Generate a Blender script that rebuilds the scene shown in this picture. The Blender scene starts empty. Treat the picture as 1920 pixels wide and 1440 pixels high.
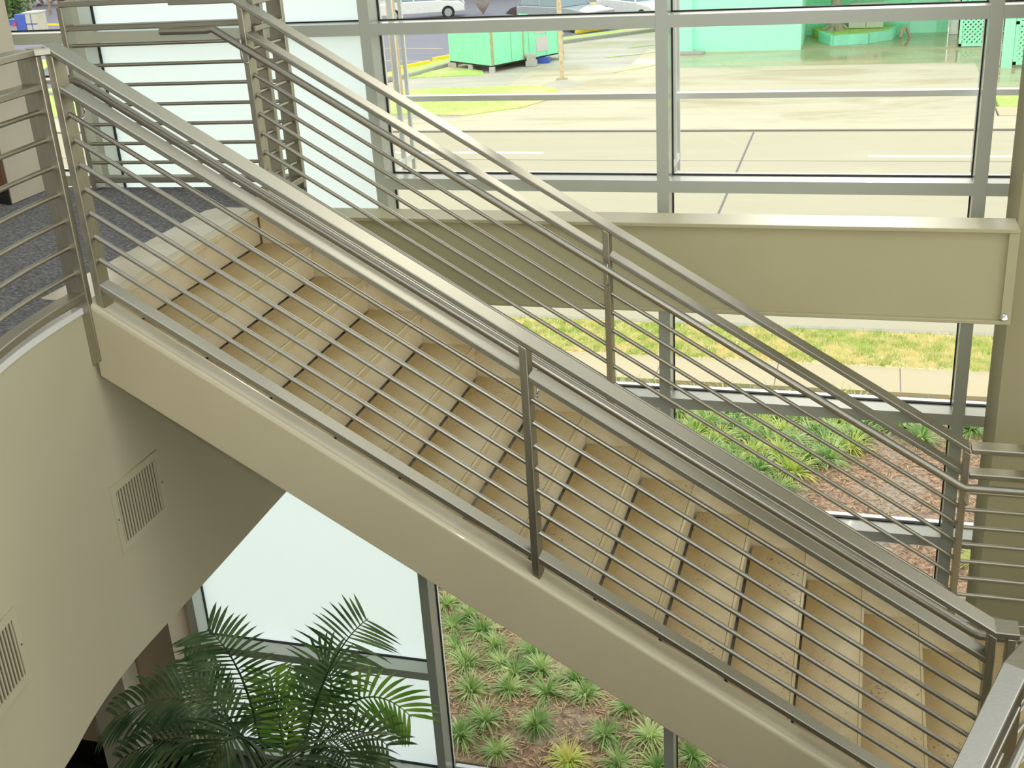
import bpy, math, random
import numpy as np
from mathutils import Matrix, Vector
random.seed(7)
scn = bpy.context.scene
COL = scn.collection
PI = math.pi
H = 6.8                      # camera height above the street; every measured height is given relative to the camera

# ------------------------------------------------------------------ materials
MATS = {}
def newmat(name):
    m = bpy.data.materials.new(name); m.use_nodes = True
    nt = m.node_tree; nt.nodes.clear()
    out = nt.nodes.new('ShaderNodeOutputMaterial')
    b = nt.nodes.new('ShaderNodeBsdfPrincipled')
    nt.links.new(b.outputs[0], out.inputs[0])
    MATS[name] = m
    return m, nt, b, out
def s2l(c):
    return tuple(((x/12.92) if x <= .04045 else ((x+.055)/1.055)**2.4) for x in [v/255 for v in c])
def rgba(c): return (c[0], c[1], c[2], 1)
def noise(nt, scale, detail=4, rough=.6, vec=None, dist=0):
    n = nt.nodes.new('ShaderNodeTexNoise'); n.inputs['Scale'].default_value = scale
    n.inputs['Detail'].default_value = detail; n.inputs['Roughness'].default_value = rough
    n.inputs['Distortion'].default_value = dist
    if vec: nt.links.new(vec, n.inputs['Vector'])
    return n
def ramp(nt, fac, stops):
    r = nt.nodes.new('ShaderNodeValToRGB')
    el = r.color_ramp.elements
    while len(el) < len(stops): el.new(.5)
    for e, (p, c) in zip(el, stops):
        e.position = p; e.color = rgba(c)
    nt.links.new(fac, r.inputs[0])
    return r
def coords(nt, scale=(1, 1, 1), rot=(0, 0, 0)):
    g = nt.nodes.new('ShaderNodeNewGeometry'); mp = nt.nodes.new('ShaderNodeMapping')
    mp.inputs['Scale'].default_value = scale; mp.inputs['Rotation'].default_value = rot
    nt.links.new(g.outputs['Position'], mp.inputs['Vector'])
    return mp.outputs[0]
def bump(nt, b, h, strength, dist=.01):
    u = nt.nodes.new('ShaderNodeBump'); u.inputs['Strength'].default_value = strength
    u.inputs['Distance'].default_value = dist
    nt.links.new(h, u.inputs['Height']); nt.links.new(u.outputs[0], b.inputs['Normal'])
def mix(nt, fac, a, b_, typ='MIX'):
    m = nt.nodes.new('ShaderNodeMix'); m.data_type = 'RGBA'; m.blend_type = typ
    for s, v in ((m.inputs[0], fac), (m.inputs[6], a), (m.inputs[7], b_)):
        if isinstance(v, (int, float)): s.default_value = v
        elif isinstance(v, tuple): s.default_value = rgba(v)
        else: nt.links.new(v, s)
    return m.outputs[2]
def simple(name, col, rough=.6, metal=0, spec=.5, var=.06, scale=6, bstr=0, bscale=60, coat=0):
    m, nt, b, o = newmat(name)
    v = coords(nt)
    n = noise(nt, scale, 3, .55, v)
    lo = tuple(max(0, x*(1-var)) for x in col); hi = tuple(min(1, x*(1+var)) for x in col)
    r = ramp(nt, n.outputs[0], [(.3, lo), (.7, hi)])
    nt.links.new(r.outputs[0], b.inputs['Base Color'])
    b.inputs['Roughness'].default_value = rough; b.inputs['Metallic'].default_value = metal
    b.inputs['Specular IOR Level'].default_value = spec
    b.inputs['Coat Weight'].default_value = coat
    if bstr: bump(nt, b, noise(nt, bscale, 3, .6, v).outputs[0], bstr, .004)
    return m
def speckle(name, stops, scale, rough=.9, big=None, bstr=.5, bdist=.02, stretch=(1, 1, 1), detail=8):
    """fine-grained ground: noise colours, optionally mixed with a second set in large blotches"""
    m, nt, b, o = newmat(name)
    v = coords(nt, stretch)
    n = noise(nt, scale, detail, .7, v)
    c = ramp(nt, n.outputs[0], stops).outputs[0]
    if big:
        n2 = noise(nt, big[0], 5, .6, coords(nt, (1, 1, 1)))
        f = ramp(nt, n2.outputs[0], [(big[1]-.06, (0, 0, 0)), (big[1]+.06, (1, 1, 1))])
        c2 = ramp(nt, n.outputs[0], big[2]).outputs[0]
        c = mix(nt, f.outputs[0], c, c2)
    nt.links.new(c, b.inputs['Base Color']); b.inputs['Roughness'].default_value = rough
    bump(nt, b, n.outputs[0], bstr, bdist)
    return m

def steel(name, axis, base=(.44, .425, .36), rough=.42):
    m, nt, b, o = newmat(name)
    sc = [260, 260, 260]; sc[axis] = 6
    n = noise(nt, 1, 2, .5, coords(nt, tuple(sc)))
    r = ramp(nt, n.outputs[0], [(.2, tuple(x*.86 for x in base)), (.8, tuple(min(1, x*1.12) for x in base))])
    nt.links.new(r.outputs[0], b.inputs['Base Color'])
    b.inputs['Metallic'].default_value = 1
    b.inputs['Specular Tint'].default_value = (.62, .62, .6, 1)
    rr = nt.nodes.new('ShaderNodeMapRange'); rr.inputs[3].default_value = rough-.07; rr.inputs[4].default_value = rough+.1
    nt.links.new(n.outputs[0], rr.inputs[0]); nt.links.new(rr.outputs[0], b.inputs['Roughness'])
    return m
steel('steel_rail', 0); steel('steel_post', 2, (.47, .445, .36), .4); steel('steel_level', 0, (.45, .43, .36), .4)
steel('steel_bright', 0, (.75, .75, .74), .2)
simple('stringer_paint', s2l((192, 184, 156)), .3, spec=.5, var=.03, scale=2.5, coat=.35)
simple('beam_paint', s2l((186, 180, 144)), .34, spec=.2, var=.03, scale=2)
simple('column_paint', s2l((168, 160, 124)), .55, var=.03, scale=2)
simple('wall_paint', s2l((186, 180, 152)), .85, var=.025, scale=1.5, bstr=.06, bscale=220)
simple('wall_low', s2l((206, 186, 160)), .8, var=.03, scale=1.5)
simple('pillar_low', s2l((226, 220, 196)), .75, var=.03, scale=1.5)
simple('pilaster_paint', s2l((208, 198, 176)), .8, var=.02, scale=2)
simple('pilaster_brown', s2l((120, 84, 56)), .5, var=.15, scale=5)
simple('black_base', s2l((22, 20, 20)), .5)
simple('ceiling_paint', s2l((225, 222, 212)), .9, var=.02)
simple('alu_frame', s2l((190, 195, 184)), .4, spec=.6, var=.02, scale=3, coat=.5)
simple('alu_ext', s2l((232, 236, 236)), .4, var=.02)
simple('gasket', s2l((14, 14, 15)), .7)
simple('plate_white', s2l((215, 216, 212)), .5)
simple('grille_white', s2l((187, 181, 154)), .6, var=.02)
simple('duct_dark', s2l((95, 82, 66)), .8)
simple('trim_white', s2l((228, 230, 226)), .25, coat=.5, var=.02)
speckle('carpet', [(.32, s2l((60, 60, 66))), (.5, s2l((112, 112, 116))), (.68, s2l((172, 170, 168)))], 42, .95, bstr=.6, bdist=.004, stretch=(1, 2.6, 1), detail=5)
simple('dark_floor', s2l((30, 27, 26)), .6)

def travertine(name, base, stain, amount, rough=.34, dots=.9, worn=False):
    m, nt, b, o = newmat(name)
    v = coords(nt)
    n1 = noise(nt, 2.4, 6, .62, v, .6)
    n2 = noise(nt, 22, 5, .7, v)
    c = ramp(nt, n1.outputs[0], [(.36, tuple(x*q for x, q in zip(base, (.86, .80, .68)))), (.62, base)]).outputs[0]
    f = ramp(nt, n2.outputs[0], [(.60, (0, 0, 0)), (.78, (amount,)*3)])
    c = mix(nt, f.outputs[0], c, stain)
    if worn:      # foot traffic keeps the front of each tread pale, dirt stays in the back corner
        sx = nt.nodes.new('ShaderNodeSeparateXYZ'); nt.links.new(v, sx.inputs[0])
        q = nt.nodes.new('ShaderNodeMath'); q.operation = 'MULTIPLY_ADD'; q.inputs[1].default_value = 1/.2955; q.inputs[2].default_value = 3.134/.2955
        nt.links.new(sx.outputs[0], q.inputs[0])
        fq = nt.nodes.new('ShaderNodeMath'); fq.operation = 'FRACT'; nt.links.new(q.outputs[0], fq.inputs[0])
        nn_ = noise(nt, 7, 5, .65, v)
        ad = nt.nodes.new('ShaderNodeMath'); ad.operation = 'MULTIPLY_ADD'; ad.inputs[1].default_value = .55; nt.links.new(nn_.outputs[0], ad.inputs[0]); nt.links.new(fq.outputs[0], ad.inputs[2])
        fw_ = ramp(nt, ad.outputs[0], [(.40, (.75,)*3), (.95, (.12,)*3), (1, (.1,)*3)])
        c = mix(nt, fw_.outputs[0], c, s2l((150, 122, 70)))
    n3 = noise(nt, 70, 2, .5, v)
    n4 = noise(nt, 3.1, 3, .5, coords(nt, (1, 1, 1.3)))
    f3a = ramp(nt, n3.outputs[0], [(.62, (0, 0, 0)), (.70, (1, 1, 1))])
    f3b = ramp(nt, n4.outputs[0], [(.50, (0, 0, 0)), (.60, (dots,)*3)])
    f3 = mix(nt, 1.0, f3a.outputs[0], f3b.outputs[0], 'MULTIPLY')
    c = mix(nt, f3, c, s2l((104, 66, 30)))
    nt.links.new(c, b.inputs['Base Color']); b.inputs['Roughness'].default_value = rough
    bump(nt, b, n2.outputs[0], .04, .003)
    return m
travertine('tread_stone', s2l((200, 184, 142)), s2l((166, 130, 74)), .8, worn=True)
travertine('riser_stone', s2l((214, 203, 172)), s2l((198, 180, 138)), .3, dots=.25)
travertine('nose_stone', s2l((198, 184, 144)), s2l((190, 170, 122)), .35, dots=.2)
travertine('landing_stone', s2l((222, 214, 194)), s2l((205, 192, 160)), .3, .25, .1)
simple('nosing_shade', s2l((104, 88, 58)), .9)  # brown that stands in for the shade under the nosings

m, nt, b, o = newmat('clear_glass')
nt.nodes.remove(b)
tr = nt.nodes.new('ShaderNodeBsdfTransparent'); tr.inputs[0].default_value = (.90, .895, .86, 1)
gl = nt.nodes.new('ShaderNodeBsdfGlossy'); gl.inputs['Roughness'].default_value = .02
fr = nt.nodes.new('ShaderNodeFresnel'); fr.inputs[0].default_value = 1.35
mx = nt.nodes.new('ShaderNodeMixShader')
nt.links.new(fr.outputs[0], mx.inputs[0]); nt.links.new(tr.outputs[0], mx.inputs[1]); nt.links.new(gl.outputs[0], mx.inputs[2])
nt.links.new(mx.outputs[0], o.inputs[0])
m, nt, b, o = newmat('frosted_glass')
nt.nodes.remove(b)
tl = nt.nodes.new('ShaderNodeBsdfTranslucent'); tl.inputs[0].default_value = (.80, .85, .84, 1)
df = nt.nodes.new('ShaderNodeBsdfDiffuse'); df.inputs[0].default_value = (.6, .62, .6, 1)
mx = nt.nodes.new('ShaderNodeMixShader'); mx.inputs[0].default_value = .15
nt.links.new(tl.outputs[0], mx.inputs[1]); nt.links.new(df.outputs[0], mx.inputs[2]); nt.links.new(mx.outputs[0], o.inputs[0])

# leaves
def leafmat(name, c1, c2, trans=.25, rough=.45):
    m, nt, b, o = newmat(name)
    v = coords(nt)
    r = ramp(nt, noise(nt, 5, 2, .5, v).outputs[0], [(.35, c1), (.65, c2)])
    nt.links.new(r.outputs[0], b.inputs['Base Color']); b.inputs['Roughness'].default_value = rough
    t = nt.nodes.new('ShaderNodeBsdfTranslucent'); nt.links.new(r.outputs[0], t.inputs[0])
    mx = nt.nodes.new('ShaderNodeMixShader'); mx.inputs[0].default_value = trans
    nt.links.new(b.outputs[0], mx.inputs[1]); nt.links.new(t.outputs[0], mx.inputs[2]); nt.links.new(mx.outputs[0], o.inputs[0])
leafmat('palm_leaf', s2l((62, 98, 54)), s2l((132, 158, 108)), .35, .3)
leafmat('palm_young', s2l((96, 150, 50)), s2l((150, 186, 84)), .4, .4)
leafmat('clump_leaf', s2l((118, 166, 78)), s2l((212, 228, 160)), .25, .5)
leafmat('clump_yellow', s2l((170, 200, 84)), s2l((236, 234, 140)), .3, .5)
leafmat('grass_blade', s2l((182, 204, 104)), s2l((250, 234, 186)), .3, .8)
leafmat('bush_leaf', s2l((66, 104, 52)), s2l((124, 160, 88)), .2, .7)
simple('palm_stem', s2l((92, 104, 48)), .5, var=.2)
simple('pot_clay', s2l((70, 58, 50)), .5)
simple('soil', s2l((50, 38, 30)), .95)

# outside ground
speckle('mulch', [(.30, s2l((96, 70, 56))), (.45, s2l((146, 116, 96))), (.56, s2l((186, 152, 122))), (.68, s2l((224, 196, 160)))], 16, .95,
        big=(1.1, .56, [(.35, s2l((138, 124, 112))), (.5, s2l((176, 160, 142))), (.65, s2l((200, 184, 162)))]), bstr=.9, bdist=.03)
speckle('verge_grass', [(.32, s2l((140, 170, 80))), (.5, s2l((186, 208, 110))), (.66, s2l((220, 220, 150)))], 12, .95,
        big=(.85, .45, [(.32, s2l((196, 180, 120))), (.5, s2l((236, 220, 168))), (.66, s2l((246, 234, 196)))]), bstr=.6, bdist=.03)
speckle('green_grass', [(.32, s2l((150, 190, 84))), (.5, s2l((186, 220, 108))), (.66, s2l((216, 230, 146)))], 7, .95,
        big=(.35, .58, [(.32, s2l((190, 180, 120))), (.6, s2l((216, 208, 150)))]), bstr=.4, bdist=.03)
def concrete(name, c, var, stain=None, rough=.8, wet=False):
    m, nt, b, o = newmat(name)
    v = coords(nt)
    v2 = coords(nt, (.12, .9, 1))
    n = noise(nt, 1.6, 7, .65, v2)
    cc = ramp(nt, n.outputs[0], [(.3, tuple(x*(1-var) for x in c)), (.7, tuple(min(1, x*(1+var*.5)) for x in c))]).outputs[0]
    if stain:
        n2 = noise(nt, .5, 6, .62, coords(nt, (.35, 1, 1)), .8)
        f = ramp(nt, n2.outputs[0], [(.5, (0, 0, 0)), (.66, (.55,)*3)])
        cc = mix(nt, f.outputs[0], cc, stain)
        if wet:
            rr = ramp(nt, n2.outputs[0], [(.42, (.5,)*3), (.54, (.09,)*3)])
            nt.links.new(rr.outputs[0], b.inputs['Roughness'])
    nt.links.new(cc, b.inputs['Base Color'])
    b.inputs['Specular IOR Level'].default_value = .5 if wet else .15
    if not wet: b.inputs['Roughness'].default_value = rough
    bump(nt, b, noise(nt, 30, 4, .6, v).outputs[0], .08 if not wet else .01, .01)
    return m
concrete('road_concrete', s2l((188, 181, 156)), .06, rough=.75)
concrete('sidewalk_concrete', s2l((206, 192, 160)), .06)
concrete('drive_concrete', s2l((204, 196, 170)), .1, s2l((160, 152, 112)))
concrete('wet_concrete', s2l((188, 176, 138)), .14, s2l((134, 124, 84)), wet=True)
concrete('lot_gravel', s2l((196, 192, 178)), .16, s2l((150, 156, 100)))
concrete('asphalt', s2l((136, 136, 146)), .1, rough=.8)
simple('road_line', s2l((250, 250, 246)), .7, var=.02)
simple('joint_dark', s2l((120, 116, 112)), .9)
simple('curb_stone', s2l((168, 166, 156)), .85, var=.12, scale=9)
simple('yellow_paint', s2l((244, 208, 40)), .6, var=.06, scale=3)
simple('faded_yellow', s2l((206, 190, 150)), .8)

def boards(name, c, period, axis, depth=.5, rough=.65, vert=True):
    m, nt, b, o = newmat(name)
    v = coords(nt)
    sp = nt.nodes.new('ShaderNodeSeparateXYZ'); nt.links.new(v, sp.inputs[0])
    if axis == 'z': src = sp.outputs[2]
    else:
        ad = nt.nodes.new('ShaderNodeMath'); ad.operation = 'SUBTRACT'
        nt.links.new(sp.outputs[0], ad.inputs[0]); nt.links.new(sp.outputs[1], ad.inputs[1]); src = ad.outputs[0]
    d = nt.nodes.new('ShaderNodeMath'); d.operation = 'DIVIDE'; d.inputs[1].default_value = period; nt.links.new(src, d.inputs[0])
    f = nt.nodes.new('ShaderNodeMath'); f.operation = 'FRACT'; nt.links.new(d.outputs[0], f.inputs[0])
    g = ramp(nt, f.outputs[0], [(.0, (0, 0, 0)), (.07, (1, 1, 1)), (1, (1, 1, 1))])
    n = noise(nt, 3, 4, .6, coords(nt, (1, 1, .3)))
    base = ramp(nt, n.outputs[0], [(.3, tuple(x*.88 for x in c)), (.7, tuple(min(1, x*1.06) for x in c))]).outputs[0]
    cc = mix(nt, g.outputs[0], tuple(x*depth for x in c), base)
    nt.links.new(cc, b.inputs['Base Color']); b.inputs['Roughness'].default_value = rough
    bump(nt, b, g.outputs[0], .4, .01)
boards('green_boards', s2l((150, 240, 194)), .3, 'xy')
boards('green_siding', s2l((160, 246, 208)), .16, 'z', .62)
simple('green_wall', s2l((176, 252, 224)), .7, var=.03, scale=1)
simple('green_trim', s2l((168, 246, 210)), .6, var=.03)
boards('planter_brick', s2l((150, 236, 204)), .075, 'z', .6)
simple('weathered_wood', s2l((176, 176, 130)), .8, var=.15)
simple('pole_wood', s2l((196, 168, 144)), .85, var=.14, scale=12)
simple('rust_paint', s2l((214, 190, 160)), .7, var=.22, scale=9)
simple('bark', s2l((176, 164, 146)), .9, var=.25, scale=9, bstr=.5, bscale=15)
simple('block_grey', s2l((190, 188, 180)), .9)
simple('paper_grey', s2l((206, 204, 198)), .8, var=.1, scale=40)
simple('ac_white', s2l((206, 208, 192)), .5)
simple('pvc_white', s2l((236, 238, 238)), .4)
simple('dark_hole', s2l((36, 34, 32)), .9)
simple('tyre', s2l((34, 34, 36)), .8)
simple('hub_chrome', s2l((190, 190, 186)), .3, metal=.6)
simple('car_silver', s2l((150, 158, 160)), .25, coat=1)
simple('car_white', s2l((232, 232, 228)), .25, coat=1)
simple('car_red', s2l((196, 150, 146)), .25, coat=1)
simple('car_glass', s2l((110, 136, 142)), .08, spec=1)
simple('bin_blue', s2l((66, 96, 190)), .45)
simple('bin_beige', s2l((206, 200, 180)), .6)
simple('grey_wall', s2l((206, 212, 202)), .8, var=.03, scale=1)
simple('window_dark', s2l((84, 84, 76)), .2)
simple('twig', s2l((166, 146, 128)), .9, var=.2)
simple('red_paint', s2l((220, 60, 60)), .6)

# ------------------------------------------------------------------ mesh builder
class MB:
    def __init__(self): self.v = []; self.f = []
    def add(self, vs, fs):
        o = len(self.v); self.v += [tuple(float(c) for c in p) for p in vs]; self.f += [tuple(i+o for i in f) for f in fs]; return self
    def box(self, x0, x1, y0, y1, z0, z1):
        vs = [(x, y, z) for z in (z0, z1) for y in (y0, y1) for x in (x0, x1)]
        return self.add(vs, [(0, 2, 3, 1), (4, 5, 7, 6), (0, 1, 5, 4), (2, 6, 7, 3), (0, 4, 6, 2), (1, 3, 7, 5)])
    def prism(self, poly, z0, z1):
        a = sum(poly[i][0]*poly[(i+1) % len(poly)][1]-poly[(i+1) % len(poly)][0]*poly[i][1] for i in range(len(poly)))
        if a < 0: poly = poly[::-1]
        n = len(poly)
        f0 = z0 if callable(z0) else (lambda x, y: z0); f1 = z1 if callable(z1) else (lambda x, y: z1)
        vs = [(x, y, f0(x, y)) for x, y in poly]+[(x, y, f1(x, y)) for x, y in poly]
        return self.add(vs, [tuple(range(n-1, -1, -1)), tuple(range(n, 2*n))]+[(i, (i+1) % n, n+(i+1) % n, n+i) for i in range(n)])
    def xz(self, poly, y0, y1):
        """polygon in the xz plane extruded along y"""
        n = len(poly)
        vs = [(x, y0, z) for x, z in poly]+[(x, y1, z) for x, z in poly]
        return self.add(vs, [tuple(range(n)), tuple(range(2*n-1, n-1, -1))]+[(i, n+i, n+(i+1) % n, (i+1) % n) for i in range(n)])
    def rail(self, pts, w, h, bev=.004):
        """plumb rectangular bar along a polyline, mitred in plan; pts are the centre line, w across, h measured vertically"""
        P = [Vector(p) for p in pts]; n = len(P); sec = []
        for i in range(n):
            d = []
            if i > 0: d.append((P[i]-P[i-1]))
            if i < n-1: d.append((P[i+1]-P[i]))
            ds = [Vector((q.x, q.y, 0)).normalized() for q in d]
            t = sum(ds, Vector())
            t.normalize(); nn = Vector((-t.y, t.x, 0))
            k = 1/max(.4, t.dot(ds[0]))
            for a, b_ in ((-w/2, -h/2+bev), (-w/2+bev, -h/2), (w/2-bev, -h/2), (w/2, -h/2+bev), (w/2, h/2-bev), (w/2-bev, h/2), (-w/2+bev, h/2), (-w/2, h/2-bev)):
                sec.append(P[i]+nn*a*k+Vector((0, 0, b_)))
        m_ = 8; fs = [tuple(range(m_)), tuple(range(n*m_-1, (n-1)*m_-1, -1))]
        for i in range(n-1):
            for j in range(m_):
                fs.append((i*m_+j, (i+1)*m_+j, (i+1)*m_+(j+1) % m_, i*m_+(j+1) % m_))
        return self.add(sec, fs)
    def tube(self, pts, r, n=10, cap=True):
        P = [Vector(p) for p in pts]
        if not hasattr(r, '__len__'): r = [r]*len(P)
        up = Vector((0, 0, 1)); vs = []
        prev = None
        for i, p in enumerate(P):
            t = (P[min(i+1, len(P)-1)]-P[max(i-1, 0)]).normalized()
            a = up.cross(t) if prev is None else prev-t*prev.dot(t)
            if a.length < 1e-3: a = Vector((1, 0, 0)).cross(t) if abs(t.x) < .9 else Vector((0, 1, 0)).cross(t)
            a.normalize(); prev = a; b_ = t.cross(a)
            for k in range(n):
                c = 2*PI*k/n; vs.append(p+(a*math.cos(c)+b_*math.sin(c))*r[i])
        fs = []
        for i in range(len(P)-1):
            for k in range(n): fs.append((i*n+k, i*n+(k+1) % n, (i+1)*n+(k+1) % n, (i+1)*n+k))
        if cap: fs += [tuple(range(n-1, -1, -1)), tuple(range((len(P)-1)*n, len(P)*n))]
        return self.add(vs, fs)
    def lathe(self, c, prof, n=20):
        vs = []; fs = []
        for r, z in prof:
            for k in range(n): vs.append((c[0]+r*math.cos(2*PI*k/n), c[1]+r*math.sin(2*PI*k/n), c[2]+z))
        for i in range(len(prof)-1):
            for k in range(n): fs.append((i*n+k, i*n+(k+1) % n, (i+1)*n+(k+1) % n, (i+1)*n+k))
        fs += [tuple(range(n-1, -1, -1)), tuple(range((len(prof)-1)*n, len(prof)*n))]
        return self.add(vs, fs)
    def bar(self, p0, p1, w, h):
        """free rectangular bar between two points"""
        a = Vector(p0); b_ = Vector(p1); t = (b_-a).normalized()
        s = t.cross(Vector((0, 0, 1)))
        if s.length < 1e-3: s = Vector((1, 0, 0))
        s.normalize(); u = s.cross(t)
        vs = [q+s*i*w/2+u*j*h/2 for q in (a, b_) for i, j in ((-1, -1), (1, -1), (1, 1), (-1, 1))]
        return self.add(vs, [(3, 2, 1, 0), (4, 5, 6, 7), (0, 1, 5, 4), (1, 2, 6, 5), (2, 3, 7, 6), (3, 0, 4, 7)])
    def build(self, name, mat, parent=None, smooth=None, bevel=0):
        """vertices are given in world coordinates; the origin goes to the parent's base, or to the bottom centre"""
        V = np.array(self.v)
        if parent is None:
            lo = V.min(0); hi = V.max(0); org = np.array([(lo[0]+hi[0])/2, (lo[1]+hi[1])/2, lo[2]])
        else:
            org = np.array(world(parent))
        me = bpy.data.meshes.new(name)
        me.from_pydata([tuple(p) for p in (V-org)], [], self.f)
        me.update()
        o_ = bpy.data.objects.new(name, me); COL.objects.link(o_)
        if isinstance(mat, str): mat = [mat]
        for q in mat: me.materials.append(MATS[q])
        if parent is None: o_.location = org
        else: o_.parent = parent
        if smooth is not None:
            me.shade_smooth()
            try: me.set_sharp_from_angle(angle=math.radians(smooth))
            except Exception: pass
        if bevel:
            bm = o_.modifiers.new('bevel', 'BEVEL'); bm.width = bevel; bm.segments = 3; bm.limit_method = 'ANGLE'
            me.shade_smooth()
            try: me.set_sharp_from_angle(angle=math.radians(50))
            except Exception: pass
        return o_
def world(o_):
    p = Vector(o_.location)
    while o_.parent: o_ = o_.parent; p += Vector(o_.location)
    return p
def tag(o_, label=None, cat=None, group=None, kind=None):
    if label: o_['label'] = label
    if cat: o_['category'] = cat
    if group: o_['group'] = group
    if kind: o_['kind'] = kind
    return o_
def thing(name, loc, label, cat, group=None, kind=None):
    e = bpy.data.objects.new(name, None); COL.objects.link(e); e.location = loc
    e.empty_display_size = .1
    return tag(e, label, cat, group, kind)
def copy_tree(o_, loc=None, rz=None, parent=None):
    c = o_.copy(); COL.objects.link(c)
    if parent: c.parent = parent
    if loc is not None: c.location = loc
    if rz is not None: c.rotation_euler = (0, 0, rz)
    for ch in o_.children: copy_tree(ch, parent=c)
    return c
def struct(name, mb, mat, **k):
    return tag(mb.build(name, mat, **k), kind='structure')

# ------------------------------------------------------------------ camera
F = 2243.7; pit, rol, yaw = .4043, -.0652, -.3026
fw = Vector((math.sin(yaw)*math.cos(pit), math.cos(yaw)*math.cos(pit), -math.sin(pit)))
rt = Vector((math.cos(yaw), -math.sin(yaw), 0)); up = rt.cross(fw)
Rr = rt*math.cos(rol)+up*math.sin(rol); Uu = up*math.cos(rol)-rt*math.sin(rol)
cam = bpy.data.cameras.new('camera'); co = bpy.data.objects.new('camera', cam); COL.objects.link(co)
cam.sensor_width = 36; cam.lens = F/1920*36; cam.clip_start = .05; cam.clip_end = 500
M4 = Matrix(((Rr.x, Uu.x, -fw.x, 0), (Rr.y, Uu.y, -fw.y, 0), (Rr.z, Uu.z, -fw.z, H), (0, 0, 0, 1)))
co.matrix_world = M4
scn.camera = co

# ------------------------------------------------------------------ main dimensions (z relative to the camera, add H)
SL = .6108
YN, YF = 4.172, 5.752
ZFL = -1.60; G = .2955; RZ = .1805; ZLAND = ZFL-13*RZ
def Z(z): return z+H
def onW(x, W): return W-SL*x+H

# ------------------------------------------------------------------ stair railings
def post_mb(x, y, ztop, zbot, wx=.032, wy=.078, slant=0):
    m_ = MB()
    zb = (lambda X, Y: zbot-slant*(X-x)) if slant else zbot
    zt = (lambda X, Y: ztop-slant*(X-x)) if slant else ztop
    m_.prism([(x-wx/2, y-wy/2), (x+wx/2, y-wy/2), (x+wx/2, y+wy/2), (x-wx/2, y+wy/2)], zb, zt)
    return m_
WTOP, WSEC, WBAR, WBOT = -2.437, -2.580, -2.6807, -3.405
XP = [-3.105, -1.24, .565]
def bracket(par, x, y, W, s, slope=SL):
    z = W-slope*x+H if slope else W
    pts = [(x+.006, y+s*.03, z-.135), (x+.01, y+s*.045, z-.142)]
    for k in range(7):
        a = PI/2*k/6
        pts.append((x+.014, y+s*(.06+.045*math.sin(a)), z-.142+.045*(1-math.cos(a))))
    pts.append((x+.016, y+s*.104, z-.02))
    MB().tube(pts, .0075, 8).build('bracket', 'steel_bright', par, smooth=60)
def stair_rail(y, inner, label):
    t = thing('stair_railing', (XP[1], y, onW(XP[1], -3.5)), label, 'railing', 'railings of the upper stair flight')
    for x in XP:
        post_mb(x, y, onW(x, WTOP)-.012, onW(x, -3.50), slant=SL).build('post', 'steel_post', t, bevel=.003)
    return t
near = stair_rail(YN, 1, 'brushed steel stair railing along the near edge of the flight, in front of the treads')
far = stair_rail(YF, -1, 'brushed steel stair railing along the window side of the flight, behind the treads')
for t, y in ((near, YN), (far, YF)):
    yo = .012
    x0, x1 = XP[0], XP[2]
    if t is near:
        top = [(x0-.022, y+yo, onW(x0-.022, WTOP)), (x1+.01, y+yo, onW(x1+.01, WTOP)), (x1+.095, y+yo, onW(x1+.01, WTOP))]
        sec = [(x0, y+yo, onW(x0, WSEC)), (x1, y+yo, onW(x1, WSEC)), (x1+.095, y+yo, onW(x1, WSEC))]
    else:
        top = [(-3.51, y+yo, onW(-3.14, WTOP)), (-3.14, y+yo, onW(-3.14, WTOP)), (x1+.01, y+yo, onW(x1+.01, WTOP))]
        sec = [(x0, y+yo, onW(x0, WSEC)), (x1, y+yo, onW(x1, WSEC))]
    MB().rail(top, .098, .026).build('top_rail', 'steel_rail', t)
    for i in range(2):
        a, b_ = XP[i]+.014, XP[i+1]-.014
        s2 = [(a, y+yo, onW(a, WSEC)), (b_, y+yo, onW(b_, WSEC))]
        MB().rail(s2, .084, .028).build('mid_rail', 'steel_rail', t)
        MB().rail([(a, y, onW(a, WBOT)), (b_, y, onW(b_, WBOT))], .07, .032).build('bottom_rail', 'steel_rail', t)
        for k in range(7):
            W = WBAR-.1016*k
            MB().tube([(a, y, onW(a, W)), (b_, y, onW(b_, W))], .0106, 12).build('round_bar', 'steel_rail', t, smooth=60)
    s = 1 if t is near else -1
    hy = y+s*.10
    if t is near:
        hp = [(-3.19, hy, onW(-3.09, -2.567)), (-3.10, hy, onW(-3.09, -2.567)), (-3.07, hy, onW(-3.075, -2.567)), (.50, hy, onW(.50, -2.567)), (.535, hy, onW(.525, -2.567)), (1.2, hy, onW(.525, -2.567))]
    else:
        hp = [(-3.54, hy, onW(-3.22, -2.62)), (-3.27, hy, onW(-3.22, -2.62)), (-3.235, hy, onW(-3.228, -2.62)), (.53, hy, onW(.53, -2.62)), (.565, hy, onW(.555, -2.62)), (2.45, hy, onW(.555, -2.62))]
    MB().tube(hp, .0195, 16).build('handrail', 'steel_rail', t, smooth=50)
    for x in XP: bracket(t, x, y, onW(x, -2.58), s, 0)
# short return of the near railing on the half landing
post_mb(.635, YN, onW(.575, WTOP)-.013, Z(ZLAND)).build('post', 'steel_post', near, bevel=.003)

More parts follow.
